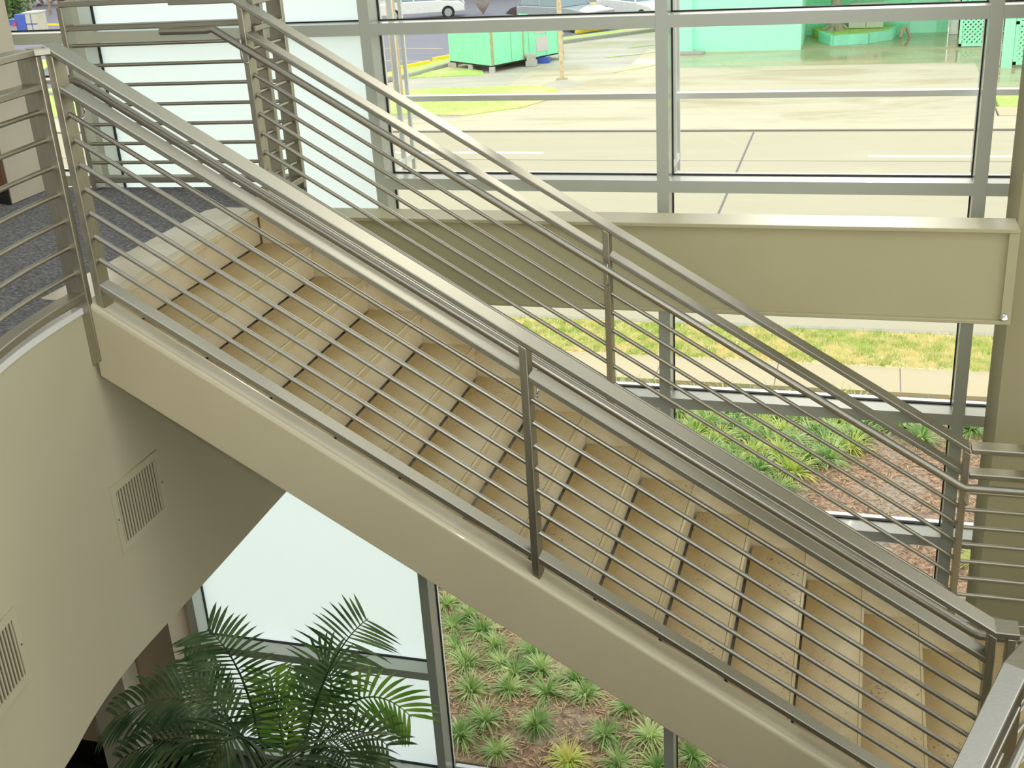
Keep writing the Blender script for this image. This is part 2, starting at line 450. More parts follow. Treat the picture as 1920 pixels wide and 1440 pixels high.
# half landing guard on the window side
xr0, xr1 = .585, 2.5
lg = thing('landing_railing', (1.5, YF, Z(ZLAND)), 'level steel railing with round bars on the half landing, at the column', 'railing')
zt = onW(.575, WTOP); zs = onW(.575, WSEC)
MB().rail([(xr0, YF+.012, zt), (xr1, YF+.012, zt)], .098, .026).build('top_rail', 'steel_level', lg)
MB().rail([(xr0, YF+.012, zs), (xr1, YF+.012, zs)], .084, .028).build('mid_rail', 'steel_level', lg)
MB().rail([(xr0, YF, Z(-3.80)), (xr1, YF, Z(-3.80))], .07, .034).build('bottom_rail', 'steel_level', lg)
for k in range(7):
    z = onW(.58, WBAR-.1016*k)
    MB().tube([(xr0, YF, z), (xr1, YF, z)], .0106, 12).build('round_bar', 'steel_level', lg, smooth=60)
post_mb(xr1+.016, YF, zt-.013, Z(ZLAND)).build('post', 'steel_post', lg, bevel=.003)

# ------------------------------------------------------------------ level guards of the upper floor
LT, LS, LBOT = -.540, -.672, -1.545
LB = [-.771-.1127*k for k in range(7)]
def level_guard(par, pts, posts, mat='steel_level'):
    """pts: plan polyline of the rails; posts: (x, y, dir_angle, ztop, zbot)"""
    MB().rail([(x, y, Z(LT)) for x, y in pts], .09, .028).build('top_rail', mat, par)
    MB().rail([(x, y, Z(LS)) for x, y in pts], .08, .028).build('mid_rail', mat, par)
    MB().rail([(x, y, Z(LBOT)) for x, y in pts], .07, .034).build('bottom_rail', mat, par)
    for zb in LB: MB().tube([(x, y, Z(zb)) for x, y in pts], .0106, 12).build('round_bar', mat, par, smooth=60)
    for x, y, a, zt_, zb_ in posts:
        m_ = MB()
        c, s = math.cos(a), math.sin(a); q = []
        for u, v_ in ((-.016, -.045), (.016, -.045), (.016, .045), (-.016, .045)):
            q.append((x+u*c-v_*s, y+u*s+v_*c))
        m_.prism(q, zb_, zt_)
        m_.build('post', 'steel_post', par, bevel=.003)
CX, CY, RR = -.38, 4.1, 2.80
def arc(a0, a1, n, r=RR): return [(CX+r*math.cos(math.radians(a0+(a1-a0)*i/n)), CY+r*math.sin(math.radians(a0+(a1-a0)*i/n))) for i in range(n+1)]
lgd = thing('floor_railing', (-3.18, 4.1, Z(ZFL)), 'curved steel railing at the wall top, running off from the head of the stairs', 'railing')
ga = arc(180, 206, 12)
level_guard(lgd, ga, [(CX+RR*math.cos(math.radians(a)), CY+RR*math.sin(math.radians(a)), math.radians(a+90), Z(LT)-.014, Z(-1.60)) for a in (205,)])
m_ = MB(); px, py = -3.183, 4.115
m_.prism([(px-.047, py-.016), (px+.047, py-.016), (px+.047, py+.016), (px-.047, py+.016)], lambda x, y: Z(-1.87)+(x-px)*.6, Z(LT)-.014)
m_.build('post', 'steel_post', lgd, bevel=.003)
MB().rail([(-3.183, 4.11, Z(LT)), (-3.12, 4.165, Z(LT)-.0)], .09, .028).build('top_rail', 'steel_level', lgd)
# back guard
bgd = thing('floor_railing', (-3.6, 6.15, Z(ZFL)), 'steel railing on the carpeted floor edge in front of the frosted pane, backlit', 'railing')
PB = (-3.13, 6.17); PE = (-4.42, 6.10)
level_guard(bgd, [PE, PB], [(PE[0], PE[1], 0, Z(LT)-.014, Z(ZFL)), ])
sg = thing('floor_railing', (-3.13, 6.0, Z(ZFL)), 'short steel railing between the far stair post and the corner at the frosted pane', 'railing')
level_guard(sg, [(-3.115, 5.80), (-3.115, 6.13)], [(-3.135, 5.93, PI/2, Z(LT)-.014, Z(ZFL)), (-3.135, 6.17, PI/2, Z(LT)-.014, Z(ZFL))])

# ------------------------------------------------------------------ staircase
st = thing('staircase', (-1.2, 4.96, Z(ZLAND)), 'straight flight of cream travertine steps between beige painted steel stringers', 'staircase')
def stringer(y0, y1):
    prof = []
    x0, x1 = -3.155, .70
    m_ = MB(); r = .03
    R_ = .026; ys = [(y0, 0, -R_-.003)]+[(y0+R_*(1-math.cos(a)), 0, -R_*(1-math.sin(a))) for a in [PI/2*i/5 for i in range(6)]]+[(y0+R_+.003, 0, 0), (y1-R_-.003, 0, 0)]
    ys += [(y1-R_*(1-math.sin(a)), 0, -R_*(1-math.cos(a))) for a in [PI/2*i/5 for i in range(6)]]+[(y1, 0, -R_-.003), (y1, 1, .011), (y1, 1, .008), (y1-.008, 1, 0), (y1-.011, 1, 0), (y0+.011, 1, 0), (y0+.008, 1, 0), (y0, 1, .008), (y0, 1, .011)]
    vs = []
    for x in (x0, x1):
        for yy, low, dz in ys: vs.append((x, yy, onW(x, (-3.850 if low else -3.497)+dz)))
    n = len(ys)
    m_.add(vs, [tuple(range(n)), tuple(range(2*n-1, n-1, -1))]+[(i, n+i, n+(i+1) % n, (i+1) % n) for i in range(n)])
    return m_
stringer(YN-.062, YN+.062).build('stringer', 'stringer_paint', st, smooth=60)
stringer(YF-.062, YF+.062).build('stringer', 'stringer_paint', st, smooth=60)
NX0 = -3.134
ya, yb = YN+.064, YF-.095
for k in range(1, 13):
    xn = NX0+G*k; zt_ = Z(ZFL)-RZ*k
    t = MB(); t.box(xn-G+.004, xn-.016, ya, yb, zt_-.034, zt_)
    t.build('tread', 'tread_stone', st)
    MB().box(xn-.0155, xn, ya, yb, zt_-.034, zt_+.0004).build('nosing', 'nose_stone', st, bevel=.004)
MB().box(NX0-.06, NX0, ya, yb, Z(ZFL)-.034, Z(ZFL)+.0006).build('nosing', 'riser_stone', st, bevel=.004)
for k in range(0, 13):
    xn = NX0+G*k; zt_ = Z(ZFL)-RZ*k
    r_ = MB(); r_.box(xn-.035, xn-.012, ya, yb, zt_-RZ+.0015, zt_-.0375)
    r_.build('riser', 'riser_stone', st)
    MB().box(xn-.034, xn-.0135, ya, yb, zt_-.0375, zt_-.0341).build('nosing_shadow', 'nosing_shade', st)  # dark strip painted in as the shadow below the nosing overhang
# skirting stone on the window side, stepped at the bottom by the treads themselves
sk = MB(); sk.xz([(NX0-.0, onW(NX0, -3.44)), (.655, onW(.655, -3.44)), (.655, onW(.655, -3.80)), (NX0, onW(NX0, -3.80))][::-1], yb+.002, yb+.026)
sk.build('skirting', 'riser_stone', st)
sk = MB(); sk.xz([(NX0-.0, onW(NX0, -3.50)), (.655, onW(.655, -3.50)), (.655, onW(.655, -3.80)), (NX0, onW(NX0, -3.80))][::-1], ya-.0, ya-.0+.0)
# soffit plate under the treads
so = MB(); so.xz([(-3.15, onW(-3.15, -3.80)), (.65, onW(.65, -3.80)), (.65, onW(.65, -3.835)), (-3.15, onW(-3.15, -3.835))][::-1], YN+.064, YF-.064)
so.build('underside', 'stringer_paint', st)

# half landing
ld = MB(); ld.prism([(.378, YN+.064), (.71, YN+.064), (.71, 3.95), (2.55, 3.95), (2.55, 5.86), (.71, 5.86), (.71, YF-.064), (.378, YF-.064)], Z(ZLAND)-.03, Z(ZLAND))
struct('floor_landing', ld, 'tread_stone')
ls = MB(); ls.box(.71, 2.55, 5.69, 5.86, Z(ZLAND)-.34, Z(ZLAND)-.032); ls.box(.71, 2.55, 3.95, 4.1, Z(ZLAND)-.34, Z(ZLAND)-.032)
ls.box(.71, 2.55, 4.1, 5.69, Z(ZLAND)-.10, Z(ZLAND)-.032)
struct('trim_landing', ls, 'stringer_paint')

# guard of the lower flight, leaving the landing towards the viewer
lf = thing('lower_stair_railing', (.6, 3.9, Z(ZLAND)), 'wide steel railing of the lower flight, descending from the half landing corner', 'railing')
az = math.radians(26.5); dx, dy = -math.sin(az), -math.cos(az)
A = Vector((.628, 3.945, Z(-2.80)))
L = 2.2; E_ = Vector((A.x+dx*L, A.y+dy*L, A.z-.55*L))
def lfrail(off, w, h, nm):
    MB().rail([(.88, 4.42, A.z-off), (A.x, A.y, A.z-off), (E_.x, E_.y, E_.z-off)], w, h).build(nm, 'steel_level', lf)
lfrail(0, .092, .028, 'top_rail'); lfrail(.14, .08, .028, 'mid_rail'); lfrail(.97, .07, .032, 'bottom_rail')
for k in range(7):
    o_ = .245+.1016*k
    MB().tube([(.88, 4.42, A.z-o_), (A.x, A.y, A.z-o_), (E_.x, E_.y, E_.z-o_)], .0098, 10).build('round_bar', 'steel_level', lf, smooth=60)
hx, hy_ = -dy*.095, dx*.095
MB().tube([(A.x+hx, A.y+hy_, A.z-.16), (E_.x+hx, E_.y+hy_, E_.z-.16)], .0195, 14).build('handrail', 'steel_level', lf, smooth=50)
for q in (.02, 1.1, 2.18):
    P_ = A+(E_-A)*(q/L); m_ = MB()
    m_.bar((P_.x, P_.y, P_.z-.014), (P_.x, P_.y, P_.z-1.08), .078, .032); m_.build('post', 'steel_post', lf)
# the flight it guards
ls2 = thing('lower_staircase', (.9, 3.0, 0), 'lower flight of travertine steps going down from the half landing', 'staircase')
nx, ny = -dy, dx
for k in range(1, 16):
    o1 = Vector((A.x-.02, A.y, 0))+Vector((dx, dy, 0))*(.05+.30*(k-1)); o2 = o1+Vector((dx, dy, 0))*.335; z = Z(ZLAND)-.178*k
    if z < -.1: break
    a_ = Vector((nx, ny, 0))*.06; b2 = Vector((nx, ny, 0))*1.5
    m_ = MB(); m_.prism([(o1+a_)[:2], (o2+a_)[:2], (o2+b2)[:2], (o1+b2)[:2]], z-.03, z); m_.build('tread', 'tread_stone', ls2)
    m_ = MB(); f1 = o1+Vector((dx, dy, 0))*.02
    m_.prism([(o1+a_)[:2], (f1+a_)[:2], (f1+b2)[:2], (o1+b2)[:2]], z+.001, z+.146); m_.build('riser', 'riser_stone', ls2)
for off in (0.0, 1.56):
    o1 = Vector((A.x, A.y, 0))+Vector((nx, ny, 0))*off
    m_ = MB(); zz = Z(ZLAND)+.03; LL = 4.6
    m_.bar((o1.x, o1.y, zz-.18), (o1.x+dx*LL, o1.y+dy*LL, zz-.18-.593*LL), .1, .30); m_.build('stringer', 'stringer_paint', ls2)

# ------------------------------------------------------------------ upper floor, its edge wall, the room below
def opening(r=RR, d=0): return arc(180, 196, 14, r)+[(-3.03-d, 3.1), (-2.99-d, 2.7), (-2.93-d, 2.0), (-2.87-d, 1.3), (-2.7-d, .5-d)]
inner = opening(RR+.05, .05)
floor_poly = [(-9, 6.16), (-9, -5.5), (6.5, -5.5), (6.5, .45)]+inner[::-1]+[(-3.25, 4.15), (-3.21, 5.8), (-3.115, 5.85), (-3.10, 6.20), (-4.45, 6.13)]
f_ = MB(); f_.prism([(x, y) for x, y in floor_poly], Z(ZFL)-.06, Z(ZFL)-.004)
struct('floor_upper', f_, 'carpet')
f_ = MB(); f_.prism([(-3.45, 4.20), (-3.45, 5.64), (-3.40, 5.72), (NX0-.061, 5.72), (NX0-.061, 4.16), (-3.20, 4.16), (-3.36, 4.19)], Z(ZFL)-.0035, Z(ZFL))
f2 = MB(); f_.box(-3.18, NX0, ya-.07, yb+.02, Z(ZFL)-.03, Z(ZFL)-.0036)
st_tiles = struct('trim_tile_strip', f_, 'landing_stone')
# white metal edge along the curved floor edge
e_ = MB(); pts = opening(RR+.012, .012)+[(6.4, .488)]
e_.rail([(-3.192, 4.19, Z(ZFL)-.012)]+[(x, y, Z(ZFL)-.012) for x, y in pts], .045, .03, .003)
struct('trim_floor_edge', e_, 'trim_white')
# curved wall below the floor edge
ZS = -3.30
def wallstrip(path, z0, z1, th=.12):
    m_ = MB(); n = len(path); out = []
    P = [Vector((x, y, 0)) for x, y in path]; inn = []
    for i in range(n):
        t_ = (P[min(i+1, n-1)]-P[max(i-1, 0)]).normalized(); nn = Vector((t_.y, -t_.x, 0))
        inn.append(P[i]+nn*th)
    for A_, zz in ((P, z0), (P, z1), (inn, z0), (inn, z1)):
        m_.v += [(p.x, p.y, zz) for p in A_]
    for i in range(n-1):
        m_.f += [(i, i+1, n+i+1, n+i), (2*n+i+1, 2*n+i, 3*n+i, 3*n+i+1), (i, 2*n+i, 2*n+i+1, i+1), (n+i, n+i+1, 3*n+i+1, 3*n+i)]
    m_.f += [(0, n, 3*n, 2*n), (n-1, 3*n-1, 4*n-1, 2*n-1)]
    return m_
wp = [(-3.20, 6.16), (-3.195, 5.4), (-3.185, 4.8)]+opening()+[(6.5, .5)]
w_ = wallstrip(wp, Z(ZS), Z(ZFL)-.03, .12).build('wall_curved', 'wall_paint', smooth=40); tag(w_, kind='structure')
w_ = MB(); w_.box(-5.3, -3.2, 6.05, 6.16, Z(ZS), Z(ZFL)-.062); struct('wall_edge', w_, 'wall_paint')
c_ = MB(); c_.prism([(-9, 6.16), (-9, -5.5), (6.5, -5.5), (6.5, .38)]+opening(RR+.12, .12)[::-1]+[(-3.32, 6.16)], Z(ZS), Z(ZS)+.05)
struct('ceiling_lower', c_, 'ceiling_paint')
f_ = MB(); f_.box(-9, 6.5, -5.5, 7.24, -.3, -.13); struct('floor_ground', f_, 'dark_floor')
w_ = MB(); w_.box(-9, -5.24, 7.0, 7.3, -.13, Z(-3.0)); struct('wall_ground', w_, 'wall_low')
w_ = MB(); w_.box(-5.62, -5.24, 6.98, 7.0, -.13, .13); w_.box(-9, -5.97, 6.84, 6.86, -.13, .13); struct('baseboard_ground', w_, 'black_base')
p_ = MB(); p_.box(-5.97, -5.62, 6.78, 6.98, -.13, Z(-3.31)); p_.build('pillar', 'pillar_low')
tag(COL.objects['pillar'], 'pale painted pillar against the shaded wall below the floor edge', 'pillar')
w_ = MB(); w_.box(-9, -5.97, 6.86, 6.98, -.13, Z(-3.31)); struct('wall_recess', w_, 'wall_low')
sw = MB(); sw.box(-6.06, -5.985, 6.848, 6.859, Z(-6.58), Z(-6.46)); sw.box(-6.035, -6.01, 6.84, 6.848, Z(-6.54), Z(-6.50))
tag(sw.build('wall_plate', 'plate_white'), 'small white switch plate on the shaded wall beside the palm', 'wall plate')
# pilaster at the floor edge near the window
p_ = MB(); p_.prism([(-4.745, 5.72), (-4.745, 6.03), (-5.9, 6.55), (-5.9, 6.2)], Z(ZFL), Z(3.4))
struct('wall_pilaster', p_, 'pilaster_paint')
p_ = MB(); p_.prism([(-4.752, 5.715), (-5.9, 6.195), (-5.9, 6.18), (-4.752, 5.70)], Z(ZFL)+.1, Z(-.9)); struct('trim_pilaster_panel', p_, 'pilaster_brown')  # thin brown sheet over the front face of the pilaster
p_ = MB(); p_.prism([(-4.752, 5.715), (-5.9, 6.195), (-5.9, 6.175), (-4.752, 5.695)], Z(ZFL), Z(ZFL)+.1); struct('baseboard_pilaster', p_, 'black_base')

# vents on the curved wall
def vent(y0, y1, z0, z1, label):
    yc = (y0+y1)/2
    def P(y, off):        # point on the wall at y, off metres out from it
        if y > CY: return (-3.18+off, y)
        if y < 3.33: return (-3.068+(3.33-y)*.165+off, y)
        a = math.asin((y-CY)/RR); return (CX-(RR-off)*math.cos(a), CY+(RR-off)*math.sin(a))
    t = thing('air_vent', (P(yc, 0)[0], yc, z0), label, 'air vent')
    def slab(ya_, yb_, za, zb, o0, o1, nm, mat):
        m_ = MB(); m_.prism([P(ya_, o0), P(ya_, o1), P(yb_, o1), P(yb_, o0)], za, zb); return m_
    b_ = .034
    fr_ = MB()
    for s_ in (slab(y0, y1, z1-b_, z1, .001, .009, '', ''), slab(y0, y1, z0, z0+b_, .001, .009, '', ''), slab(y0, y0+b_, z0+b_, z1-b_, .001, .009, '', ''), slab(y1-b_, y1, z0+b_, z1-b_, .001, .009, '', '')):
        fr_.add(s_.v, s_.f)
    fr_.build('frame', 'grille_white', t)
    slab(y0+b_, y1-b_, z0+b_, z1-b_, .0005, .0015, '', '').build('backing', 'duct_dark', t)
    n = 15; lo = MB()
    for k in range(n):
        y = y0+b_+(y1-y0-2*b_)*(k+.5)/n
        s_ = slab(y-.0045, y+.0045, z0+b_, z1-b_, .002, .007, '', ''); lo.add(s_.v, s_.f)
    lo.build('louvres', 'grille_white', t)
    for y, z in ((y0+.015, (z0+z1)/2), (y1-.015, (z0+z1)/2)):
        p = P(y, .009); MB().box(p[0]-.001, p[0]+.002, y-.004, y+.004, z-.004, z+.004).build('screw', 'duct_dark', t)
vent(4.025, 4.425, Z(-2.765), Z(-2.432), 'square white return air grille on the curved wall, the one nearer the stringer')
vent(2.755, 3.155, Z(-2.785), Z(-2.465), 'square white return air grille on the curved wall, cut off by the photo edge')

# ------------------------------------------------------------------ beam and column
bt, bb = Z(-1.868), Z(-2.398); y0, y1 = 6.49, 6.71
b_ = thing('steel_beam', (-1.2, 6.6, bb), 'glossy beige steel beam crossing in front of the window behind the stairs', 'steel beam')
MB().box(-3.19, .79, y0, y1, bt-.022, bt).build('top_flange', 'beam_paint', b_, bevel=.004)
MB().box(-3.19, .79, y0, y1, bb, bb+.022).build('bottom_flange', 'beam_paint', b_, bevel=.004)
MB().box(-3.19, .79, y0+.03, y0+.05, bb+.022, bt-.022).build('web', 'beam_paint', b_)
MB().xz([(.74, bt-.022), (.79, bt-.022), (.79, bb+.022), (.74, bb+.022)][::-1], y0+.006, y0+.029).build('end_plate', 'beam_paint', b_)
wd = MB(); wd.lathe((.755, y0+.012, bb+.023), [(.012, 0), (.026, .01), (.02, .03), (.008, .045)], 9)
wd.build('weld', 'steel_bright', b_, smooth=60)
c_ = MB(); c_.box(.79, 1.55, 6.62, 7.2, -.13, Z(3.4)); struct('wall_column', c_, 'column_paint')

# ------------------------------------------------------------------ curtain wall
YG = 7.24; YB = 7.43
MX = [-7.05, -5.175, -3.078, -1.200, .640, 2.48, 4.34]
MW = .074
ZT = Z(3.4); Z0 = -.15
RZS = {1: (-.827, -.899), 2: (-1.813, -1.8875), 3: (-3.283, -3.357), 4: (-4.168, -4.24), 5: (-5.80, -5.87)}
rails_in = {0: [1, 2, 4], 1: [1, 5], 2: [1, 2, 3, 4], 3: [1, 2, 3, 4], 4: [1, 2, 3, 4], 5: [1, 2, 3, 4]}
def curtain():
    for i, x in enumerate(MX):
        m_ = MB()
        m_.box(x-MW/2, x+MW/2, YG, YB-.02, Z0, ZT)
        t = thing('trim_%d' % (i+1), (x, YG, Z0), None, None, kind='structure')
        m_.build('mullion', 'alu_frame', t, bevel=.002)
        g = MB(); g.box(x-MW/2-.006, x-MW/2, YB-.045, YB-.022, Z0, ZT); g.box(x+MW/2, x+MW/2+.006, YB-.045, YB-.022, Z0, ZT)
        g.build('gasket', 'gasket', t)
        if i != 2 or True:
            c = MB(); c.box(x-MW/2+.004, x+MW/2-.004, YB+.008, YB+.03, Z0, ZT); c.build('outer_cap', 'alu_ext', t)
    for i in range(len(MX)-1):
        x0, x1 = MX[i]+MW/2, MX[i+1]-MW/2
        t = thing('window_%d' % (i+1), ((x0+x1)/2, YG, Z0), None, None, kind='structure')
        zs_ = []
        extra = [(-1.140, -1.168)] if i == 0 else []
        for r_ in rails_in[i]: zs_.append((Z(RZS[r_][0]), Z(RZS[r_][1])))
        for a, b2 in extra: zs_.append((Z(a), Z(b2)))
        zs_.append((Z0+.07, Z0)); zs_.append((Z(.75), Z(.68))); zs_.append((ZT, ZT-.07))
        zs_.sort(key=lambda q: -q[0])
        for zt_, zb_ in zs_:
            m_ = MB(); m_.box(x0, x1, YG, YB-.02, zb_, zt_); m_.build('rail', 'alu_frame', t)
            m_ = MB(); m_.box(x0, x1, YB-.045, YB-.022, zt_, zt_+.007); m_.build('gasket', 'gasket', t)
            m_ = MB(); m_.box(x0, x1, YB+.008, YB+.05, zb_+.01, zt_-.004); m_.build('outer_cap', 'alu_ext', t)
        for (a, a2), (c, c2) in zip(zs_[:-1], zs_[1:]):
            m_ = MB(); m_.box(x0+.001, x1-.001, YB-.02, YB-.008, c-.02, a2+.02)
            if i == 1: m_.build('frosted_pane', 'frosted_glass', t)
            else: m_.build('pane', 'clear_glass', t)
curtain()
# aluminium sunshade frame outside the glass
sf = thing('sunshade_frame', (-.3, 7.8, 0), 'slender aluminium frame with one cross bar standing just outside the window', 'sunshade frame')
for x in MX[2:]:
    for y in (7.70, 7.88):
        w = .016 if y < 7.8 else .012
        m_ = MB(); m_.box(x-w, x+w, y-.012, y+.012, Z(-1.9), Z(2.6)); m_.build('upright', 'alu_ext', sf)
for x in MX[2:]:
    for z in (-1.8, .72, 2.5):
        m_ = MB(); m_.box(x-.012, x+.012, YB+.03, 7.88, Z(z)-.02, Z(z)+.02); m_.build('bracket', 'alu_ext', sf)
m_ = MB(); m_.box(MX[2]-.02, MX[-1], 7.76, 7.82, Z(-1.408), Z(-1.372)); m_.build('cross_bar', 'alu_ext', sf)

# rest of the hall, behind and beside the viewer
w_ = MB(); w_.box(-9.2, -9, -5.5, 7.4, -.13, ZT); struct('wall_left', w_, 'wall_paint')
w_ = MB(); w_.box(-9.2, 6.7, 7.2, 7.42, ZT, ZT+.6); struct('wall_front_header', w_, 'wall_paint')
w_ = MB(); w_.box(4.4, 6.7, 7.2, 7.42, -.13, ZT); struct('wall_front', w_, 'wall_paint')
w_ = MB(); w_.box(-9.2, 6.7, -5.7, -5.5, -.13, Z(-.6)); w_.box(-9.2, 6.7, -5.7, -5.5, Z(2.4), ZT+.6)
for x in (-9.2, -5.6, -1.9, 1.9, 5.9): w_.box(x, x+.5, -5.7, -5.5, Z(-.6), Z(2.4))
struct('wall_back', w_, 'wall_paint')
w_ = MB(); w_.box(6.5, 6.7, -5.5, 7.4, -.13, .9); w_.box(6.5, 6.7, -5.5, 7.4, Z(-1.9), Z(-1.6)); w_.box(6.5, 6.7, -5.5, 7.4, Z(2.8), ZT+.6)
for y in (-5.5, -2.2, 1.2, 4.4, 7.0): w_.box(6.5, 6.7, y, y+.3, .9, Z(2.8))
struct('wall_right', w_, 'wall_paint')
# ceiling with a long open slot, added to let sky light into the hall
c_ = MB(); zc = ZT+.6
c_.box(-9.2, 6.7, -5.7, 1.2, zc, zc+.2); c_.box(-9.2, 6.7, 4.2, 7.42, zc, zc+.2); c_.box(-9.2, -3.6, 1.2, 4.2, zc, zc+.2); c_.box(4.2, 6.7, 1.2, 4.2, zc, zc+.2)
c_.box(.2, .4, 1.2, 4.2, zc, zc+.2)
struct('ceiling', c_, 'ceiling_paint')

# ------------------------------------------------------------------ palm
def frond_mb(P, n=24, lmax=.42, wid=.03, droop=.5, seed=0, fold=.5, open_=.5):
    """P: rachis points; leaflets on both sides"""
    rnd = random.Random(seed)
    pts = [Vector(p) for p in P]
    def bez(t):
        q = pts[:]
        while len(q) > 1: q = [q[i].lerp(q[i+1], t) for i in range(len(q)-1)]
        return q[0]
    m_ = MB()
    rp = [bez(i/24) for i in range(25)]
    m_.tube(rp, [.011*(1-i/26)+.002 for i in range(25)], 6)
    for i in range(n):
        t = .30+.70*(i+.5)/n; c = bez(t); tg = (bez(min(1, t+.02))-bez(t-.02)).normalized()
        side = tg.cross((Vector((0, 0, 1-open_))+Vector((.35, -.93, .25))*open_).normalized())
        if side.length < .2: side = Vector((1, 0, 0))
        side.normalize(); upv = side.cross(tg).normalized()
        k = math.sin(PI*min(1, max(0.0, (t-.2)/.93)))**.6
        l = lmax*(k*.85+.15)*rnd.uniform(.88, 1.08)
        for s in (-1, 1):
            lift = rnd.uniform(.12, .4)*(1-.3*t)
            d = (side*s*(1-.12*t)+tg*(.40+.42*t)+upv*lift).normalized()
            wv = d.cross(upv).normalized()
            prev = c.copy(); L_ = []
            ns = 6
            for j in range(ns+1):
                u = j/ns
                w = wid*(math.sin(PI*(u*.93+.07))**.7)*.5
                L_.append((prev.copy(), wv*w, upv*w*fold))
                d = (d+Vector((0, 0, -1))*droop*(.10+.34*u)*rnd.uniform(.8, 1.2)/1.6).normalized()
                prev = prev+d*l/ns
            o = len(m_.v)
            for p, w, f in L_: m_.v += [tuple(p-w+f), tuple(p), tuple(p+w+f)]
            for j in range(ns):
                a = o+3*j; m_.f += [(a, a+1, a+4, a+3), (a+1, a+2, a+5, a+4)]
    return m_
def pix(u, v, y):
    d = fw+Rr*((u-960)/F)-Uu*((v-720)/F); q = d*(y/d.y); return Vector((q.x, q.y, q.z+H))
PC = Vector((-3.78, 5.95, -.13))
palm = thing('potted_palm', tuple(PC), 'tall potted palm with arching dark green fronds in front of the frosted glass', 'palm')
MB().lathe(tuple(PC), [(.16, 0), (.2, .02), (.26, .42), (.28, .46), (.25, .46), (.24, .40)], 24).build('pot', 'pot_clay', palm, smooth=40)
MB().lathe((PC.x, PC.y, -.13), [(.01, .40), (.235, .405), (.01, .41)], 20).build('potting_soil', 'soil', palm)
fr = [  # (list of (u, v, y)), leaflets, length, droop, young
    ([(505, 1470, 5.9), (480, 1330, 5.8), (450, 1225, 5.72), (388, 1180, 5.6)], 26, .40, .55, 0),
    ([(560, 1450, 6.0), (585, 1310, 6.0), (628, 1205, 5.95), (690, 1160, 5.85)], 28, .42, .55, 0),
    ([(500, 1470, 5.9), (430, 1310, 5.8), (350, 1270, 5.7), (215, 1345, 5.6)], 26, .38, .8, 0),
    ([(490, 1490, 5.8), (420, 1380, 5.6), (340, 1350, 5.5), (225, 1425, 5.4)], 24, .36, .9, 0),
    ([(560, 1470, 6.1), (610, 1320, 6.1), (690, 1260, 6.1), (772, 1345, 6.1)], 22, .34, .7, 1),
    ([(550, 1480, 5.9), (590, 1380, 5.8), (650, 1335, 5.7), (730, 1400, 5.6)], 22, .36, .8, 0),
    ([(520, 1500, 5.6), (480, 1370, 5.3), (430, 1320, 5.1), (380, 1480, 4.9)], 26, .42, 1.0, 0),
    ([(540, 1490, 6.2), (560, 1370, 6.3), (530, 1290, 6.3), (470, 1340, 6.3)], 22, .36, .9, 0),
    ([(540, 1490, 5.7), (600, 1400, 5.5), (625, 1350, 5.4), (670, 1470, 5.2)], 24, .38, .9, 0),
    ([(520, 1480, 6.1), (440, 1360, 6.2), (400, 1300, 6.3), (345, 1235, 6.4)], 20, .30, .4, 0),
    ([(535, 1490, 5.9), (540, 1400, 5.9), (520, 1330, 5.9), (505, 1260, 5.9)], 22, .30, .5, 1),
    ([(540, 1500, 5.6), (520, 1430, 5.3), (545, 1360, 5.1), (560, 1480, 4.9)], 24, .36, 1.0, 0),
    ([(560, 1480, 6.0), (620, 1330, 6.1), (640, 1260, 6.2), (600, 1240, 6.3)], 20, .34, .9, 0),
    ([(540, 1490, 6.1), (520, 1400, 6.2), (560, 1300, 6.3), (600, 1285, 6.4)], 20, .3, .7, 0),
]
OPEN = (0, 1, 4, 5, 9, 10, 12, 13)
for i, (q, n, l, dr, yg) in enumerate(fr):
    P_ = [pix(*a) for a in q]
    o_ = frond_mb(P_, int(n*.85), l*(.92 if i in OPEN else 1.1), .029, dr*(.8 if i in OPEN else 1), i, .5, .9 if i in OPEN else .2).build('frond', 'palm_young' if yg else 'palm_leaf', palm, smooth=60)
    b0 = P_[0]
    MB().tube([b0, b0.lerp(Vector((PC.x, PC.y, .3)), .5)+Vector((0, 0, -.05)), (PC.x+.03*math.cos(i*2.4), PC.y+.03*math.sin(i*2.4), .28)], [.012, .016, .02], 8).build('stem', 'palm_stem', palm, smooth=60)

# ------------------------------------------------------------------ outside ground
def slab(name, poly, z, mat, t=.05):
    m_ = MB(); m_.prism(poly, z-t, z); return struct(name, m_, mat)
def rect(x0, x1, y0, y1): return [(x0, y0), (x1, y0), (x1, y1), (x0, y1)]
# undulating planting bed
def bedz(x, y):
    e = max(0, min(1, (y-7.5)/.6, (15.4-y)/.5))
    return .04-.12*max(0, 1-(y-7.5)/.7)+.05*e*(math.sin(x*1.7+y*2.1)*.4+math.sin(x*.6-y*1.3)*.6)
bed = MB(); nx_, ny_ = 90, 36; bx0, bx1, by0, by1 = -30, 12, 7.5, 15.4
for j in range(ny_+1):
    for i in range(nx_+1):
        x = bx0+(bx1-bx0)*i/nx_; y = by0+(by1-by0)*j/ny_
        bed.v.append((x, y, bedz(x, y)))
for j in range(ny_):
    for i in range(nx_):
        a = j*(nx_+1)+i; bed.f.append((a, a+1, a+nx_+2, a+nx_+1))
struct('planting_bed', bed, 'mulch', smooth=80)
slab('sidewalk', rect(-60, 30, 15.4, 16.25), .10, 'sidewalk_concrete', .12)
for i, x in enumerate([-30+1.66*k for k in range(1, 26)]):
    pass
jm = MB()
for k in range(-18, 10): jm.box(.612+1.66*k-.006, .612+1.66*k+.006, 15.42, 16.24, .1, .1025)
tag(jm.build('sidewalk_joint', 'joint_dark'), kind='structure')
slab('verge', rect(-60, 30, 16.25, 17.62), .10, 'verge_grass', .12)
slab('curb', rect(-60, 30, 17.62, 17.75), .11, 'curb_stone', .13)
